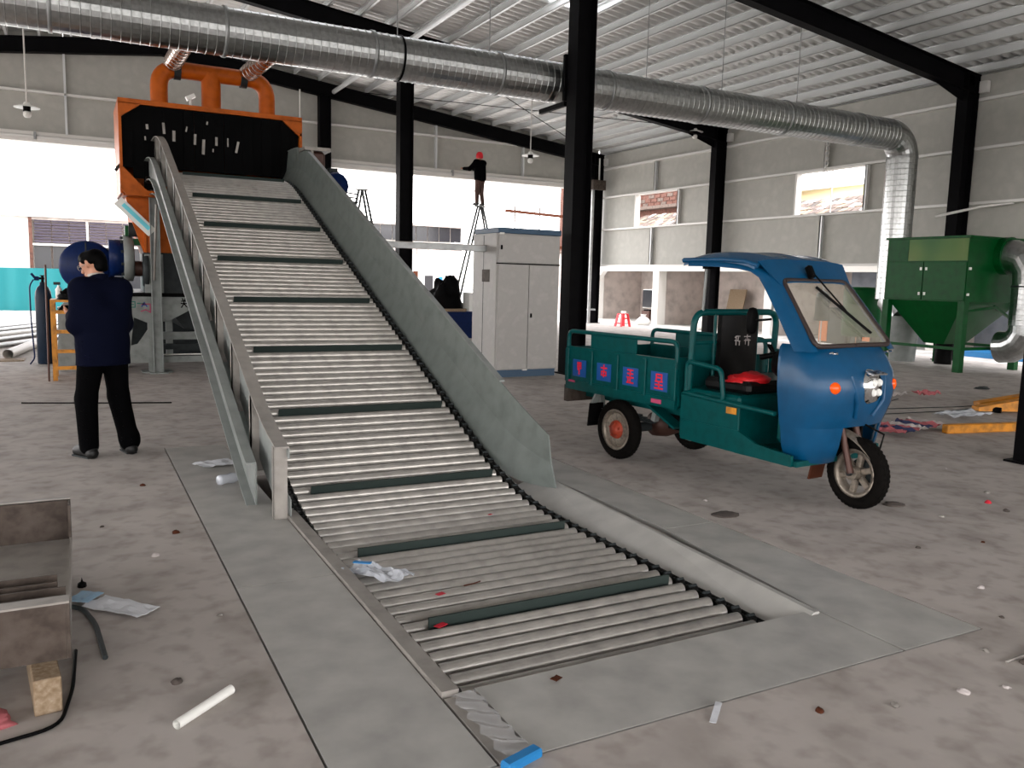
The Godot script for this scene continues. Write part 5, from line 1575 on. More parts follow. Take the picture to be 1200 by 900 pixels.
func build_people() -> void:
	# man looking at his phone: local +z is where he faces, local +x is his left
	var p := thing("person", "person in a dark navy jacket and black trousers standing with head bent over a phone", "person", v3(0.2, 0, -7.83), 0.0)
	p.rotation.y = atan2(-0.425, -0.905)
	var U := Vector3.UP
	var hipL := v3(0.09, 0.93, 0.0)
	var hipR := v3(-0.09, 0.93, 0.0)
	var knL := v3(0.135, 0.5, 0.05)
	var knR := v3(-0.13, 0.5, 0.02)
	var anL := v3(0.15, 0.09, -0.0)
	var anR := v3(-0.17, 0.09, -0.07)
	var shL := v3(0.165, 1.43, 0.0)
	var shR := v3(-0.165, 1.43, 0.0)
	var elL := v3(0.205, 1.13, 0.02)
	var elR := v3(-0.2, 1.13, 0.03)
	var wrL := v3(0.12, 1.2, 0.25)
	var wrR := v3(-0.03, 1.18, 0.24)
	var hf := v3(0.45, -0.33, 0.82).normalized()
	var hu := (U - hf * U.dot(hf)).normalized()
	var hc := v3(0.02, 1.635, 0.085)
	var neck := [[v3(0, 1.43, 0.0), v3(0.015, 1.57, 0.055), 0.062, 0.056]]
	var legs := [[hipL, knL, 0.092, 0.062], [knL, anL, 0.062, 0.042], [hipR, knR, 0.092, 0.062], [knR, anR, 0.062, 0.042]]
	var feet := [[anL, v3(0.165, 0.045, 0.13), 0.042, 0.036], [anL, v3(0.15, 0.05, -0.03), 0.042, 0.042], [anR, v3(-0.2, 0.045, 0.05), 0.042, 0.036], [anR, v3(-0.165, 0.055, -0.1), 0.042, 0.042]]
	var torso := [[v3(0.075, 0.98, 0), v3(0.08, 1.2, 0.0), 0.105, 0.105], [v3(-0.075, 0.98, 0), v3(-0.08, 1.2, 0.0), 0.105, 0.105], [v3(0.085, 1.2, 0), v3(0.11, 1.38, 0.0), 0.118, 0.095], [v3(-0.085, 1.2, 0), v3(-0.11, 1.38, 0.0), 0.118, 0.095], [shL, shR, 0.07, 0.07]]
	var arms := [[shL, elL, 0.056, 0.046], [elL, wrL, 0.046, 0.031], [shR, elR, 0.056, 0.046], [elR, wrR, 0.046, 0.031]]
	var bg := G.new()
	nets(bg, torso + arms + legs + neck + feet, 0.016)
	nets(bg, head_bones(hc, hf, hu) + [[v3(0.01, 1.5, 0.02), v3(0.015, 1.58, 0.06), 0.058, 0.055]], 0.0075, 0.02)
	var lf := (wrL - elL).normalized()
	var rfw := (wrR - elR).normalized()
	nets(bg, hand(wrL, v3(0.1, 0.25, 0.9).normalized(), v3(0.5, -0.8, 0.2).normalized(), -1.0, 0.7), 0.0055, 0.01)
	nets(bg, hand(wrR, v3(0.55, 0.25, 0.75).normalized(), v3(-0.3, -0.9, 0.2).normalized(), 1.0, 0.6), 0.0055, 0.01)
	part("body", bg, M.skin, p)
	face_parts(p, hc, hf, hu)
	# clothes
	var coat := grow(torso, 0.028) + grow([[shL, elL, 0.056, 0.05], [elL, wrL.lerp(elL, 0.12), 0.05, 0.044], [shR, elR, 0.056, 0.05], [elR, wrR.lerp(elR, 0.12), 0.05, 0.044]], 0.02)
	coat += [[v3(0.08, 0.98, 0.0), v3(0.09, 0.74, 0.0), 0.132, 0.135], [v3(-0.08, 0.98, 0.0), v3(-0.09, 0.74, 0.0), 0.132, 0.135], [v3(0, 1.2, -0.04), v3(0, 0.74, -0.03), 0.13, 0.13], [v3(0.12, 1.44, 0.0), v3(-0.12, 1.44, 0.0), 0.07, 0.07]]
	var jk := part("jacket", nets(G.new(), coat, 0.014, 0.05, 0.79), M.navy, p)
	var col := []
	for i in 17:
		var a := TAU * i / 16
		col.append([v3(0.082 * cos(a) + 0.005, 1.46 + 0.02 * -sin(a), 0.01 + 0.08 * sin(a)), v3(0.074 * cos(a) + 0.005, 1.535 + 0.025 * -sin(a), 0.02 + 0.075 * sin(a))])
	part("collar", G.new().sheet(col, v3(0, 0.003, 0)), M.navy, jk)
	var ca := part("shirt_collar", G.new().lathe([Vector2(0.066, 0), Vector2(0.064, 0.1)], v3(0.01, 1.46, 0.025), v3(0.05, 1, 0.2).normalized(), 16), M.steelbare, p)
	var tr := grow(legs, 0.022)
	tr += [[knL.lerp(anL, 0.2), anL + U * 0.02, 0.075, 0.07], [knR.lerp(anR, 0.2), anR + U * 0.02, 0.075, 0.072], [v3(0.09, 0.98, 0), hipL, 0.118, 0.118], [v3(-0.09, 0.98, 0), hipR, 0.118, 0.118], [anR + v3(0, 0.05, 0.0), anR + v3(0.0, 0.04, 0.0), 0.08, 0.08]]
	part("trousers", nets(G.new(), tr, 0.014, 0.04), M.trouser, p)
	for q in [[anL, v3(0.168, 0.04, 0.16), v3(0.148, 0.045, -0.045)], [anR, v3(-0.205, 0.04, 0.075), v3(-0.163, 0.048, -0.11)]]:
		part("shoe", nets(G.new(), [[q[0] + U * 0.01, q[1] + U * 0.01, 0.05, 0.04], [q[0] + U * 0.015, q[2], 0.05, 0.045], [q[1], q[2], 0.038, 0.042]], 0.009, 0.03), M.shoe, p)
		part("sole", G.new().bar(q[1] + v3(0, -0.033, 0) + (q[1] - q[2]).normalized() * 0.03, q[2] + v3(0, -0.038, 0), 0.085, 0.014), M.darkgrey, p)
	var hl := up_hair(hc, hf, hu)
	part("hair", nets(G.new(), hl, 0.009, 0.02), M.hair, p)
	var l2 := hu.cross(hf).normalized()
	var gs := G.new()
	for s in [-1, 1]:
		gs.path(arc(hc + hf * 0.105 + l2 * s * 0.034, l2, hu, 0.022, 0, TAU * 0.98, 12), 0.0025, 6)
		gs.tube(hc + hf * 0.1 + l2 * s * 0.057, hc - hf * 0.01 + l2 * s * 0.088 + hu * 0.005, 0.0025, -1, 6)
	gs.tube(hc + hf * 0.108 + l2 * 0.012, hc + hf * 0.108 - l2 * 0.012, 0.0025, -1, 6)
	part("glasses", gs, M.steelbare, p)
	# the phone in his hands
	var ph := thing("phone", "black phone held in the hands of the person in the navy jacket", "phone", p.transform * v3(0.11, 1.26, 0.345), p.rotation.y)
	part("case", G.new().box(Vector3.ZERO, v3(0.15, 0.012, 0.075), Basis(Vector3.RIGHT, 0.5), 0.004), M.black, ph)
	part("screen", G.new().box(v3(0, 0.007, -0.0015).rotated(Vector3.RIGHT, 0.5), v3(0.135, 0.002, 0.066), Basis(Vector3.RIGHT, 0.5)), M.glassdark, ph)

	# worker on the ladder, back to us, arms raised to the header
	var q := thing("person", "person with a red helmet and dark jacket working on top of a tall ladder", "person", v3(12.2, 4.03, -25.6), PI + 0.3)
	var t2 := [[v3(0.08, 0.92, 0), v3(0.1, 1.38, 0.03), 0.12, 0.105], [v3(-0.08, 0.92, 0), v3(-0.1, 1.38, 0.03), 0.12, 0.105], [v3(0.17, 1.42, 0.03), v3(-0.17, 1.42, 0.03), 0.075, 0.075]]
	var a2 := [[v3(0.18, 1.42, 0.03), v3(0.32, 1.2, 0.18), 0.065, 0.055], [v3(0.32, 1.2, 0.18), v3(0.36, 1.22, 0.42), 0.055, 0.04], [v3(-0.18, 1.42, 0.03), v3(-0.24, 1.18, 0.2), 0.065, 0.055], [v3(-0.24, 1.18, 0.2), v3(-0.05, 1.25, 0.42), 0.055, 0.04]]
	var lg2 := [[v3(0.09, 0.92, 0), v3(0.1, 0.48, 0.04), 0.095, 0.068], [v3(0.1, 0.48, 0.04), v3(0.13, 0.09, 0), 0.068, 0.05], [v3(-0.09, 0.92, 0), v3(-0.1, 0.48, 0.04), 0.095, 0.068], [v3(-0.1, 0.48, 0.04), v3(-0.13, 0.09, 0), 0.068, 0.05]]
	var g2 := G.new()
	nets(g2, t2 + a2 + lg2 + [[v3(0, 1.42, 0.03), v3(0, 1.56, 0.05), 0.06, 0.055]], 0.022)
	nets(g2, head_bones(v3(0, 1.63, 0.06), Vector3.BACK, U), 0.012, 0.02)
	nets(g2, hand(v3(0.36, 1.22, 0.42), v3(0, 0.3, 0.95).normalized(), U, 1.0), 0.008, 0.01)
	nets(g2, hand(v3(-0.05, 1.25, 0.42), v3(0, 0.3, 0.95).normalized(), U, -1.0), 0.008, 0.01)
	part("body", g2, M.skin, q)
	face_parts(q, v3(0, 1.63, 0.06), Vector3.BACK, U)
	part("jacket", nets(G.new(), grow(t2, 0.025) + grow(a2, 0.016), 0.02, 0.04), M.trouser, q)
	part("trousers", nets(G.new(), grow(lg2, 0.016), 0.02, 0.03), M.brown, q)
	for s in [-1, 1]:
		part("shoe", nets(G.new(), [[v3(s * 0.13, 0.06, -0.04), v3(s * 0.15, 0.05, 0.13), 0.052, 0.045]], 0.014, 0.02), M.shoe, q)
	part("helmet", G.new().lathe([Vector2(0, 0.13), Vector2(0.06, 0.12), Vector2(0.105, 0.07), Vector2(0.118, 0.0), Vector2(0.118, -0.06), Vector2(0.1, -0.09)], v3(0, 1.65, 0.05), Vector3.UP, 20), M.redhot, q)

func up_hair(c: Vector3, f: Vector3, u: Vector3) -> Array:
	var l := u.cross(f).normalized()
	return [[c - f * 0.04 + u * 0.035, c + f * 0.03 + u * 0.055, 0.088, 0.07], [c - f * 0.075 - u * 0.01, c - f * 0.05 + u * 0.04, 0.055, 0.06], [c - f * 0.07 + l * 0.03 - u * 0.05, c - f * 0.07 - l * 0.03 - u * 0.05, 0.035, 0.035], [c + l * 0.06 + u * 0.03 - f * 0.02, c + l * 0.062 + u * 0.04 + f * 0.02, 0.034, 0.03], [c - l * 0.06 + u * 0.03 - f * 0.02, c - l * 0.062 + u * 0.04 + f * 0.02, 0.034, 0.03]]

# ================= goods on the left =================
func build_left_goods() -> void:
	# gas cylinder
	var c := thing("gas_cylinder", "dark blue gas cylinder with a valve and hose standing by the orange rack", "gas cylinder", v3(-0.46, 0, -15.85))
	part("shell", G.new().lathe([Vector2(0, 0.0), Vector2(0.115, 0.0), Vector2(0.125, 0.02), Vector2(0.125, 1.1), Vector2(0.115, 1.2), Vector2(0.085, 1.27), Vector2(0.045, 1.31), Vector2(0.042, 1.36), Vector2(0, 1.36)], Vector3.ZERO, Vector3.UP, 24), M.cyl, c)
	part("valve", G.new().tube(v3(0, 1.36, 0), v3(0, 1.46, 0), 0.022).tube(v3(-0.05, 1.42, 0), v3(0.03, 1.42, 0), 0.018).tube(v3(0, 1.46, 0), v3(0, 1.475, 0), 0.04), M.black, c)
	part("regulator", G.new().tube(v3(-0.12, 1.42, 0), v3(-0.05, 1.42, 0), 0.035).tube(v3(-0.1, 1.42, 0), v3(-0.16, 1.5, 0), 0.02), M.motor, c)
	part("hose", G.new().path(rounded([v3(-0.13, 1.4, 0), v3(-0.19, 1.3, 0.03), v3(-0.19, 0.8, 0.04), v3(-0.16, 0.1, 0.06), v3(-0.22, 0.02, 0.2)], 0.06, 4), 0.012, 6), M.motor, c)
	# orange stepped rack
	var r := thing("orange_rack", "orange steel step rack standing behind the person in navy", "rack", v3(-0.28, 0, -13.37))
	for q in [[0.0, 0.0], [0.55, 0.0], [0.0, -0.6], [0.55, -0.6]]:
		part("post", bxz(q[0] - 0.03, q[0] + 0.03, 0, 1.12, q[1] - 0.03, q[1] + 0.03), M.yellow, r)
	part("shelf", bxz(-0.03, 0.58, 1.12, 1.15, -0.63, 0.03), M.yellow, r)
	for y in [0.18, 0.42, 0.7, 0.98]:
		part("rung", bxz(0.03, 0.52, y - 0.025, y + 0.025, -0.02, 0.02), M.yellow, r)
	for y in [0.3, 0.98]:
		part("side_bar", bxz(-0.02, 0.02, y - 0.02, y + 0.02, -0.57, -0.03), M.yellow, r)
		part("side_bar", bxz(0.53, 0.57, y - 0.02, y + 0.02, -0.57, -0.03), M.yellow, r)
	single("wooden_pole", G.new().tube(v3(-0.36, 0.0, -13.3), v3(-0.345, 1.64, -13.36), 0.014, -1, 8), M.brown, "thin brown pole leaning upright against the orange step rack", "pole")
	var tb := single("tool_bag", blob(0.2, 0.16, 0.16, 21), M.black, "black tool bag on top of the orange rack", "bag", v3(-0.02, 1.15, -13.6))
	var bo := thing("spray_bottle", "clear spray bottle on top of the orange rack beside the tool bag", "bottle", v3(-0.2, 1.15, -13.85))
	part("flask", G.new().lathe([Vector2(0, 0), Vector2(0.045, 0), Vector2(0.045, 0.14), Vector2(0.018, 0.18), Vector2(0.018, 0.2)], Vector3.ZERO, Vector3.UP, 14), M.whiteplastic, bo)
	part("trigger", G.new().box(v3(-0.02, 0.225, 0), v3(0.09, 0.04, 0.03)), M.darkgrey, bo)
	# pipes lying by the gable
	var dirv := v3(0.14, 0, -0.99).normalized()
	var pls := [[-1.06, -16.75, 0.085, 3.0, M.white, "large white pipe lying on the floor with its open end towards the hall"], [-1.75, -18.2, 0.05, 8.0, M.galvdull, "long grey steel pipe lying beside the white pipe"], [-1.95, -19.6, 0.05, 9.0, M.galvdull, "long grey steel pipe in the row beyond the white pipe"], [-2.2, -20.6, 0.06, 9.0, M.whiteplastic, "pale pipe lying among the grey steel pipes by the gable"], [-2.5, -22.0, 0.05, 9.0, M.galvdull, "long grey steel pipe farthest along the row by the gable"], [-2.75, -23.0, 0.05, 8.0, M.galvdull, "long grey steel pipe at the outer edge of the pipe row"]]
	for k in pls.size():
		var q: Array = pls[k]
		var rr: float = q[2]
		var a := v3(q[0], rr, q[1])
		var d2 := dirv if k == 0 else v3(0.42, 0, -0.9).normalized()
		var g := G.new().tube(a, a + d2 * q[3], rr, -1, 16, false)
		g.tube(a + d2 * 0.001, a + d2 * (q[3] - 0.001), rr * 0.9, -1, 16, false)
		single("steel_pipe" if k else "white_pipe", g, q[4], q[5], "pipe", Vector3.ZERO, 0.0, "pipes lying by the gable")
	var bl := single("pipe_block", bxz(-1.3, -0.8, 0, 0.02, -16.7, -16.3), M.wood, "thin board lying before the open end of the large white pipe", "board")
	# traffic cone at the yard edge
	var tc := thing("traffic_cone", "red and white traffic cone standing in the bright yard by the pipes", "traffic cone", v3(-2.0, 0.0, -26.3))
	part("base", bxz(-0.2, 0.2, 0, 0.03, -0.2, 0.2), M.black, tc)
	for k in 4:
		part("cone_band", G.new().tube(v3(0, 0.03 + k * 0.17, 0), v3(0, 0.2 + k * 0.17, 0), 0.16 - k * 0.034, 0.126 - k * 0.034, 14), M.red if k % 2 == 0 else M.white, tc)
	# steel tray in the left foreground, raised on a timber block
	var t := thing("steel_trough", "low rusty steel trough with an open top in the left foreground", "trough", v3(-0.06, 0, -3.39))
	# local: x from -1.7 to 0, z from -1.54 (far) to 0 (near)
	part("far_wall", bxz(-1.8, 0, 0.15, 0.37, -1.54, -1.525), M.rust, t)
	part("far_wall_rim", bxz(-1.8, 0, 0.365, 0.375, -1.56, -1.525), M.steelbare, t)
	part("corner_plate", bxz(-0.012, 0.0, 0.15, 0.37, -1.54, -1.38), M.rust, t)
	part("floor_plate", bxz(-1.8, -0.0125, 0.14, 0.15, -1.524, -0.0125), M.steelbare, t)
	part("side_lip", bxz(-0.01, 0.0, 0.135, 0.2, -1.38, -0.0905), M.steelbare, t)
	part("near_wall", bxz(-1.8, -0.0125, 0.135, 0.352, -0.012, 0), M.rust, t)
	part("near_wall_fold", bxz(-1.8, -0.0, 0.3522, 0.36, -0.07, 0.002), M.steelbare, t)
	part("corner_plate", bxz(-0.012, 0.0, 0.135, 0.352, -0.09, -0.0005), M.rust, t)
	for q in [[-0.26, -0.045, "front"], [-0.1, -0.013, "near"]]:
		var cc := bxz(-1.7, q[1], 0.15, 0.156, q[0] - 0.1, q[0])
		bxz(-1.7, q[1], 0.156, 0.35, q[0] - 0.1, q[0] - 0.094, cc)
		bxz(-1.7, q[1], 0.156, 0.35, q[0] - 0.006, q[0], cc)
		single("steel_channel", cc, M.rust, "rusty steel channel lying inside the trough, the one against its near wall" if q[2] == "near" else "rusty steel channel lying inside the trough, one place in from the near wall", "channel", v3(-0.06, 0.0, -3.39), 0.0, "channels in the trough")
	for q in [[-0.16, -0.33, 0.0], [-0.2, -1.35, 1.0], [-1.5, -0.7, 2.0]]:
		single("timber_block", G.new().box(v3(0, 0.067, 0), v3(0.09, 0.134, 0.46), Basis.IDENTITY, 0.004), M.wood, ["pale timber block under the near wall of the steel trough", "timber block under the far wall of the steel trough", "timber block under the middle of the steel trough"][int(q[2])], "block", v3(q[0], 0, -3.39 + q[1] + 0.25), 0.1, "blocks under the trough")
	single("nail_fitting", G.new().lathe([Vector2(0, 0), Vector2(0.025, 0.0), Vector2(0.012, 0.012), Vector2(0.008, 0.03), Vector2(0, 0.03)], Vector3.ZERO, Vector3.UP, 8), M.black, "small black fitting lying on the trough floor", "fitting", v3(-0.36, 0.15, -4.05))
	single("black_hose", G.new().path(rounded([v3(-0.12, 0.012, -4.3), v3(-0.02, 0.012, -4.22), v3(0.03, 0.012, -4.0), v3(0.058, 0.012, -3.62)], 0.06, 5), 0.011, 8), M.darkgrey, "short dark hose bent on the floor beside the trough", "hose")
	single("black_cable", G.new().path(rounded([v3(-0.05, 0.008, -3.75), v3(-0.06, 0.008, -3.4), v3(-0.1, 0.008, -3.12), v3(-0.3, 0.008, -3.08), v3(-0.6, 0.008, -3.0)], 0.08, 5), 0.007, 8), M.black, "thin black cable curving out from under the steel trough", "cable")
	single("red_wrapper", blob(0.12, 0.04, 0.08, 33), M.pinkcloth, "crumpled red wrapper on the floor before the timber block", "wrapper", v3(-0.36, 0, -3.24))
	single("red_brick", G.new().box(v3(0, 0.02, 0), v3(0.1, 0.04, 0.06), Basis.IDENTITY, 0.004), M.hub, "small orange red brick piece on the red wrapper", "brick", v3(-0.36, 0.03, -3.24), 0.4)
	single("tiny_fitting", G.new().lathe([Vector2(0, 0), Vector2(0.022, 0.0), Vector2(0.02, 0.02), Vector2(0.006, 0.028), Vector2(0, 0.05)], Vector3.ZERO, Vector3.UP, 8), M.black, "small black fitting on the floor beside the trough and the paper sheet", "fitting", v3(-0.02, 0, -4.55))

func crumple(w: float, l: float, h: float, sd: int, nu := 9, nv := 9) -> G:
	var nz := FastNoiseLite.new()
	nz.seed = sd
	nz.frequency = 9.0
	var rows := []
	for i in nu + 1:
		var r := []
		for k in nv + 1:
			var x := (float(i) / nu - 0.5) * w
			var z := (float(k) / nv - 0.5) * l
			r.append(v3(x + 0.03 * w * nz.get_noise_2d(z * 3, x + 5), 0.004 + h * (0.5 + 0.5 * nz.get_noise_2d(x, z)), z + 0.03 * l * nz.get_noise_2d(x * 3, z - 5)))
		rows.append(r)
	return G.new().sheet(rows, v3(0, 0.002, 0), false)

# ================= goods farther back =================
func ladder(called: String, label: String, at: Vector3, h: float, spread: float, w0: float, w1: float, turn: float) -> void:
	var l := thing(called, label, "ladder", at, turn, "")
	for s in [-1, 1]:
		for e in [-1, 1]:
			part("rail", G.new().tube(v3(e * w1, 0, s * spread), v3(e * w0, h, s * 0.05), 0.036, -1, 8), M.darkgrey, l)
		var n := int(h / 0.42)
		for k in range(1, n):
			var t := float(k) / n
			if s > 0:
				part("rung", G.new().tube(v3(-lerpf(w1, w0, t), h * t, s * lerpf(spread, 0.05, t)), v3(lerpf(w1, w0, t), h * t, s * lerpf(spread, 0.05, t)), 0.018, -1, 6), M.darkgrey, l)
	part("top_plate", G.new().box(v3(0, h, 0), v3(w0 * 2 + 0.08, 0.04, 0.3)), M.greysteel, l)
	part("spreader", G.new().tube(v3(w1 * 0.7, h * 0.3, spread * 0.7), v3(w1 * 0.7, h * 0.3, -spread * 0.7), 0.008, -1, 6), M.greysteel, l)

func build_far_goods() -> void:
	ladder("step_ladder", "tall grey step ladder carrying the worker with the red helmet", v3(12.2, 0, -25.55), 4.01, 0.95, 0.16, 0.42, 0.9)
	ladder("step_ladder", "tall empty grey step ladder behind the conveyor guard", v3(7.6, 0, -24.0), 4.1, 0.9, 0.12, 0.36, 0.9)
	var b := thing("blue_crate", "dark blue crate on the floor between the conveyor and the cabinet", "crate", v3(9.25, 0, -20.4), 0.15)
	part("body", G.new().box(v3(0, 0.36, 0), v3(1.3, 0.72, 0.7), Basis.IDENTITY, 0.01), M.motor, b)
	part("label", bxz(0.1, 0.3, 0.45, 0.58, 0.35, 0.356), M.bluegrey, b)
	for x in [-0.5, 0.5]:
		part("skid", bxz(x - 0.05, x + 0.05, 0, 0.04, -0.36, 0.36), M.black, b)
	single("plank", bxz(-0.5, 0.4, 0.0, 0.07, -0.06, 0.06), M.wood, "short light plank lying on the dark blue crate", "plank", v3(8.8, 0.72, -20.0), 0.15)
	single("black_sack", blob(0.5, 0.85, 0.34, 51, 12), M.black, "bulging black plastic sack on the dark blue crate", "sack", v3(8.85, 0.72, -20.6))
	single("white_crate", bxz(-0.3, 0.3, 0, 0.5, -0.2, 0.2), M.whiteplastic, "small white box on the dark blue crate beside the black sack", "box", v3(9.6, 0.72, -20.25))
	# heap of sacks in the yard beyond
	for k in 5:
		single("rubble_sack", blob(0.6, 0.5, 0.5, 60 + k), [M.white, M.pinkcloth, M.greycloth, M.white, M.wood][k], ["white sack", "pinkish sack", "grey sack", "pale sack", "straw coloured sack"][k] + " in the heap in the yard beyond the dark blue crate", "sack", v3(12.0 + k * 0.85, -0.05, -32.5 - (k % 2)), 0.0, "sack heap in the yard")
	# yellow edging, pallet truck and striped cloth
	single("yellow_kerb", G.new().box(v3(0, 0.05, 0), v3(1.2, 0.1, 0.09), Basis.IDENTITY, 0.01), M.yellow, "yellow painted steel edging lying on the floor behind the tricycle", "edging", v3(9.2, 0, -5.68), -0.197)
	var pt := thing("pallet_truck", "yellow pallet truck forks resting on the floor beside the column", "pallet truck", v3(11.35, 0, -6.55), 0.0)
	for x in [-0.1, 0.35]:
		part("fork", G.new().prism([Vector2(-0.7, 0.02), Vector2(0.75, 0.02), Vector2(0.75, 0.30), Vector2(0.45, 0.28), Vector2(-0.7, 0.07)], Transform3D(Basis(v3(0.9, 0, 0.43), Vector3.UP, v3(-0.43, 0, 0.9)), v3(x, 0, -x * 0.6)), 0.16), M.yellow, pt)
		part("fork_wheel", G.new().tube(v3(x - 0.5, 0.04, -0.1 - x * 0.6), v3(x - 0.46, 0.04, 0.0 - x * 0.6), 0.038, -1, 10), M.black, pt)
	part("pump_block", G.new().box(v3(0.85, 0.3, 0.25), v3(0.25, 0.5, 0.35), Basis(Vector3.UP, -0.44), 0.02), M.yellow, pt)
	part("tow_bar", G.new().tube(v3(0.95, 0.5, 0.3), v3(1.25, 1.2, 0.44), 0.02), M.black, pt)
	var cm := [M.pinkcloth, M.navycloth, M.pinkcloth, M.greycloth, M.navycloth, M.pinkcloth, M.greycloth]
	var tp := thing("striped_tarp", "crumpled red, blue and white striped tarpaulin on the floor behind the tricycle", "tarpaulin", v3(8.25, 0, -6.05), 0.2)
	for k in 7:
		part("stripe", crumple(0.17, 0.42, 0.13, 70 + k, 5, 9), cm[k], tp).position = v3(-0.45 + k * 0.16, 0, 0.02 * (k % 2))
	single("greyish_rag", crumple(0.5, 0.3, 0.1, 81), M.darkgrey, "dark rag lying on the floor behind the tricycle", "rag", v3(10.1, 0, -8.2))
	single("pink_wrapper", crumple(0.4, 0.22, 0.12, 82), M.greycloth, "pale grey wrapper lying beside the dark rag on the floor", "wrapper", v3(10.65, 0, -8.05))
	single("red_wrapper", crumple(0.36, 0.24, 0.16, 83), M.pinkcloth, "reddish crumpled carton on the floor past the pale grey wrapper", "wrapper", v3(11.15, 0, -7.85))
	single("clear_wrapper", crumple(0.8, 0.3, 0.08, 84), M.bagplastic, "clear plastic wrapping crumpled against the pallet truck", "wrapping", v3(10.0, 0, -6.5))
	single("small_rag", blob(0.14, 0.04, 0.1, 85), M.darkgrey, "small dark rag lying alone on the floor near the green dust collector", "rag", v3(13.2, 0, -8.3))
	for q in [[9.5, -7.3, 12.0, -7.0], [9.0, -7.0, 11.4, -6.9], [9.2, -7.6, 10.6, -7.9]]:
		single("floor_cable", G.new().path([v3(q[0], 0.006, q[1]), v3((q[0] + q[2]) / 2, 0.006, (q[1] + q[3]) / 2 + 0.08), v3(q[2], 0.006, q[3])], 0.006, 6), M.darkgrey, "%s thin dark cable trailing over the floor towards the pallet truck" % {9.5: "long", 9.0: "curved", 9.2: "short"}[q[0]], "cable", Vector3.ZERO, 0.0, "floor cables by the pallet truck")
	single("far_cable", G.new().path([v3(-0.6, 0.008, -11.2), v3(0.3, 0.008, -10.9), v3(1.0, 0.008, -10.7)], 0.008, 6), M.black, "thin black cable on the floor leading under the conveyor", "cable")
	var cj := thing("corner_box", "small junction box with conduit at the far right corner column", "junction box", v3(17.4, 5.15, -26.4))
	part("box", bxz(-0.2, 0.35, -0.15, 0.2, -0.1, 0.1), M.rust, cj)
	part("conduit", G.new().tube(v3(0.1, 0.2, 0), v3(0.1, 1.0, 0), 0.03, -1, 8), M.white, cj)
	var dp := thing("drain_pipe", "pale downpipe fixed beside the far right corner column", "pipe", v3(17.35, 0, -26.55))
	part("pipe", G.new().tube(v3(0, 0, 0), v3(0, 5.0, 0), 0.06, -1, 12), M.galvdull, dp)
	part("clip", bxz(-0.08, 0.25, 0.5, 0.56, -0.08, 0.08), M.galvdull, dp)

func build_lamps() -> void:
	var f := func(at: Vector3, top: float, label: String) -> void:
		var l := thing("pendant_lamp", label, "lamp", at, 0.0, "pendant lamps under the roof")
		part("shade", G.new().lathe([Vector2(0.05, 0.1), Vector2(0.07, 0.06), Vector2(0.24, 0.0), Vector2(0.24, -0.012), Vector2(0.06, 0.03)], Vector3.ZERO, Vector3.UP, 20), M.whiteplastic, l)
		part("socket", G.new().tube(v3(0, 0.02, 0), v3(0, -0.08, 0), 0.07, -1, 12), M.black, l)
		part("bulb", G.new().lathe([Vector2(0.05, -0.08), Vector2(0.075, -0.11), Vector2(0.075, -0.16), Vector2(0.05, -0.2), Vector2(0, -0.21)], Vector3.ZERO, Vector3.UP, 14), M.whiteplastic, l)
		part("conduit", G.new().tube(v3(0, 0.1, 0), v3(0, top - at.y, 0), 0.015, -1, 8), M.white, l)
	f.call(v3(-0.72, 4.85, -20.15), yr(-0.72) - 0.42, "white pendant lamp with a disc shade hanging over the pipes by the gable")
	f.call(v3(11.1, 4.95, -20.15), yr(11.1) - 0.42, "white pendant lamp with a disc shade hanging near the worker on the ladder")
	f.call(v3(16.75, 6.15, -20.15), yr(16.75) - 0.42, "white pendant lamp tucked under the rafter beside the right wall")
	f.call(v3(0.55, 6.6, -20.15), yr(0.55) - 0.42, "white pendant lamp close under the rafter above the orange hood")
	var cd := thing("conduit_run", "thin white conduit dropping from the roof strut above the conveyor motor", "conduit", v3(0, 0, 0))
	part("riser", G.new().tube(v3(6.45, 7.31, -26.73), v3(6.45, 5.75, -26.73), 0.025, -1, 8), M.white, cd)
	part("branch", G.new().tube(v3(6.45, 5.75, -26.73), v3(4.2, 5.75, -26.73), 0.025, -1, 8), M.white, cd)
	var c2 := thing("wall_conduit", "thin white conduit arm reaching out from the right wall column", "conduit", v3(17.45, 3.3, -12.05))
	part("arm", G.new().path([v3(0.45, 0.2, 1.1), v3(0.3, 0.15, 0.5), v3(-0.15, -0.05, -0.3)], 0.03, 8), M.girt, c2)
	var ch := thing("hanging_chain", "short pale chain hanging against the right wall panels", "chain", v3(17.9, 5.0, -16.1))
	for k in 8:
		part("link", G.new().path(arc(v3(0, 0.4 - k * 0.13, 0), Vector3.RIGHT if k % 2 else Vector3.BACK, Vector3.UP, 0.07, 0, TAU * 0.99, 8), 0.014, 5), M.white, ch)

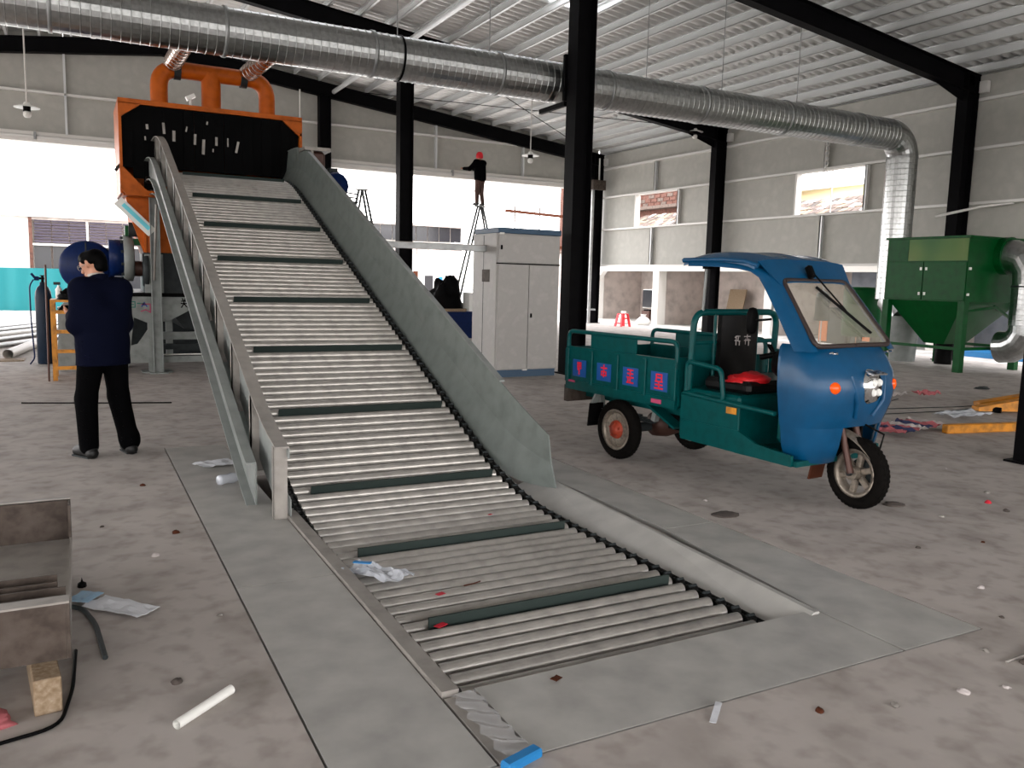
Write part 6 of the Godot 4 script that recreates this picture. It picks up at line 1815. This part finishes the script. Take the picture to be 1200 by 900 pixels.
func build_litter() -> void:
	# white tube in the foreground
	var a := v3(0.262, 0.018, -2.94)
	var b := v3(0.475, 0.018, -3.12)
	var d := (b - a).normalized()
	var tg := G.new().tube(a, b, 0.018, -1, 16, false)
	tg.tube(a + d * 0.001, b - d * 0.001, 0.0155, -1, 16, false)
	single("plastic_tube", tg, M.whiteplastic, "short white plastic tube lying on the bare concrete floor", "tube")
	single("paper_sheet", crumple(0.34, 0.14, 0.025, 5), M.paper, "creased pale printed paper lying on the floor beside the trough", "paper", v3(0.14, 0.0, -4.16), -0.85)
	single("paper_corner", crumple(0.12, 0.12, 0.02, 6), M.paperblue, "bluish plastic scrap beside the creased paper near the trough", "scrap", v3(-0.01, 0.012, -4.33), -0.6)
	single("card_sheet", crumple(0.3, 0.22, 0.03, 7), M.paper, "pale grey card sheet lying on the long floor plate", "card", v3(0.99, 0.0, -7.1), 0.3)
	var bt := thing("plastic_bottle", "clear crushed plastic bottle on the floor plate against the conveyor rail", "bottle", v3(1.0, 0.0, -6.42), 0.4)
	var bp := G.new().lathe([Vector2(0, 0), Vector2(0.034, 0.0), Vector2(0.04, 0.02), Vector2(0.034, 0.07), Vector2(0.042, 0.11), Vector2(0.03, 0.16), Vector2(0.014, 0.19), Vector2(0.014, 0.21)], v3(-0.1, 0.043, 0), Vector3.RIGHT, 14)
	part("flask", bp, M.bagplastic, bt)
	part("cap", G.new().tube(v3(0.11, 0.043, 0), v3(0.13, 0.043, 0), 0.017), M.whiteplastic, bt)
	var bg := thing("plastic_bag", "crumpled clear plastic bag with a blue print lying on the conveyor bars", "bag", v3(1.40, -0.03, -4.13), -0.9)
	part("film", crumple(0.36, 0.17, 0.07, 8, 12, 8), M.bagplastic, bg)
	part("print", G.new().box(v3(-0.1, 0.075, 0.0), v3(0.1, 0.004, 0.03), Basis(Vector3.UP, 0.3)), M.skyblue, bg)
	for q in [[1.47, -3.42, 0.06, "red tag lying by the rubber flight at the left edge of the bars"], [1.62, -3.78, 0.05, "red tag lying in the middle of a bar group on the conveyor"], [2.5, -4.98, 0.03, "tiny red tag on the bars near the foot of the guard"]]:
		single("red_tag", crumple(q[2], q[2] * 0.6, 0.008, int(q[0] * 10)), M.inkred, q[3], "tag", v3(q[0], -0.034, q[1]), 0.4, "red tags on the bars")
	single("twig", G.new().path([v3(0, 0.005, 0), v3(0.05, 0.012, 0.02), v3(0.11, 0.005, 0.0)], 0.004, 5), M.gum, "bent brown twig lying across the conveyor bars", "twig", v3(1.78, -0.032, -3.84), 0.2)
	single("paper_strip", crumple(0.16, 0.025, 0.01, 14), M.paper, "thin white paper strip on the floor before the pit plate", "paper", v3(2.07, 0, -2.2), 0.7)
	single("dry_leaf", crumple(0.05, 0.03, 0.012, 15), M.gum, "small dry leaf on the plate across the pit foot", "leaf", v3(1.66, 0.0, -2.68), 0.5)
	# pebbles, chips and leaves scattered over the concrete
	var rng := RandomNumberGenerator.new()
	rng.seed = 99
	var spots := [[3.6, -1.95], [3.55, -2.1], [3.75, -1.9], [3.3, -1.85], [3.85, -2.05], [2.75, -1.95], [2.45, -2.05], [3.1, -1.9], [4.6, -3.2], [5.4, -3.6], [5.1, -3.1], [4.1, -4.6], [6.0, -3.5], [6.4, -3.9], [0.5, -5.3], [0.35, -4.9], [0.3, -3.3], [0.55, -3.9], [5.7, -2.7], [4.3, -2.6], [0.1, -5.6], [-0.2, -6.1], [0.4, -6.6], [6.9, -4.6], [4.0, -2.3]]
	for i in spots.size():
		var q: Array = spots[i]
		var s := rng.randf_range(0.012, 0.03)
		single("stone_chip", blob(s, s * 0.6, s * 0.8, 200 + i, 5), [M.stain, M.steelbare, M.gum, M.greycloth][i % 4], ["small dark chip lying loose on the bare concrete floor", "small pale grey chip lying loose on the bare concrete floor", "small rust brown chip lying loose on the bare concrete floor", "small light stone chip lying loose on the bare concrete floor"][i % 4], "chip", v3(q[0], 0, q[1]), rng.randf() * 6.0, "chips scattered on the concrete")
	single("broken_stick", G.new().path([v3(-0.14, 0.006, 0.0), v3(0, 0.01, 0.012), v3(0.17, 0.006, -0.01)], 0.006, 6), M.steelbare, "thin pale stick lying among the chips on the concrete", "stick", v3(3.66, 0, -2.0), 0.1)
	single("red_scrap", blob(0.03, 0.02, 0.025, 231, 5), M.inkred, "tiny red scrap lying alone on the concrete before the column", "scrap", v3(6.1, 0, -3.7))
	for q in [[5.35, -3.95, 0.09, 0.02], [3.98, -4.25, 0.11, 0.012]]:
		single("mud_clod", blob(q[2], q[3], q[2] * 0.7, int(q[0] * 7), 7), M.stain, "flat lump of dried mud on the concrete beside the tricycle's front wheel" if q[0] > 5 else "dried mud smear on the concrete below the tricycle's sill", "mud", v3(q[0], 0, q[1]))
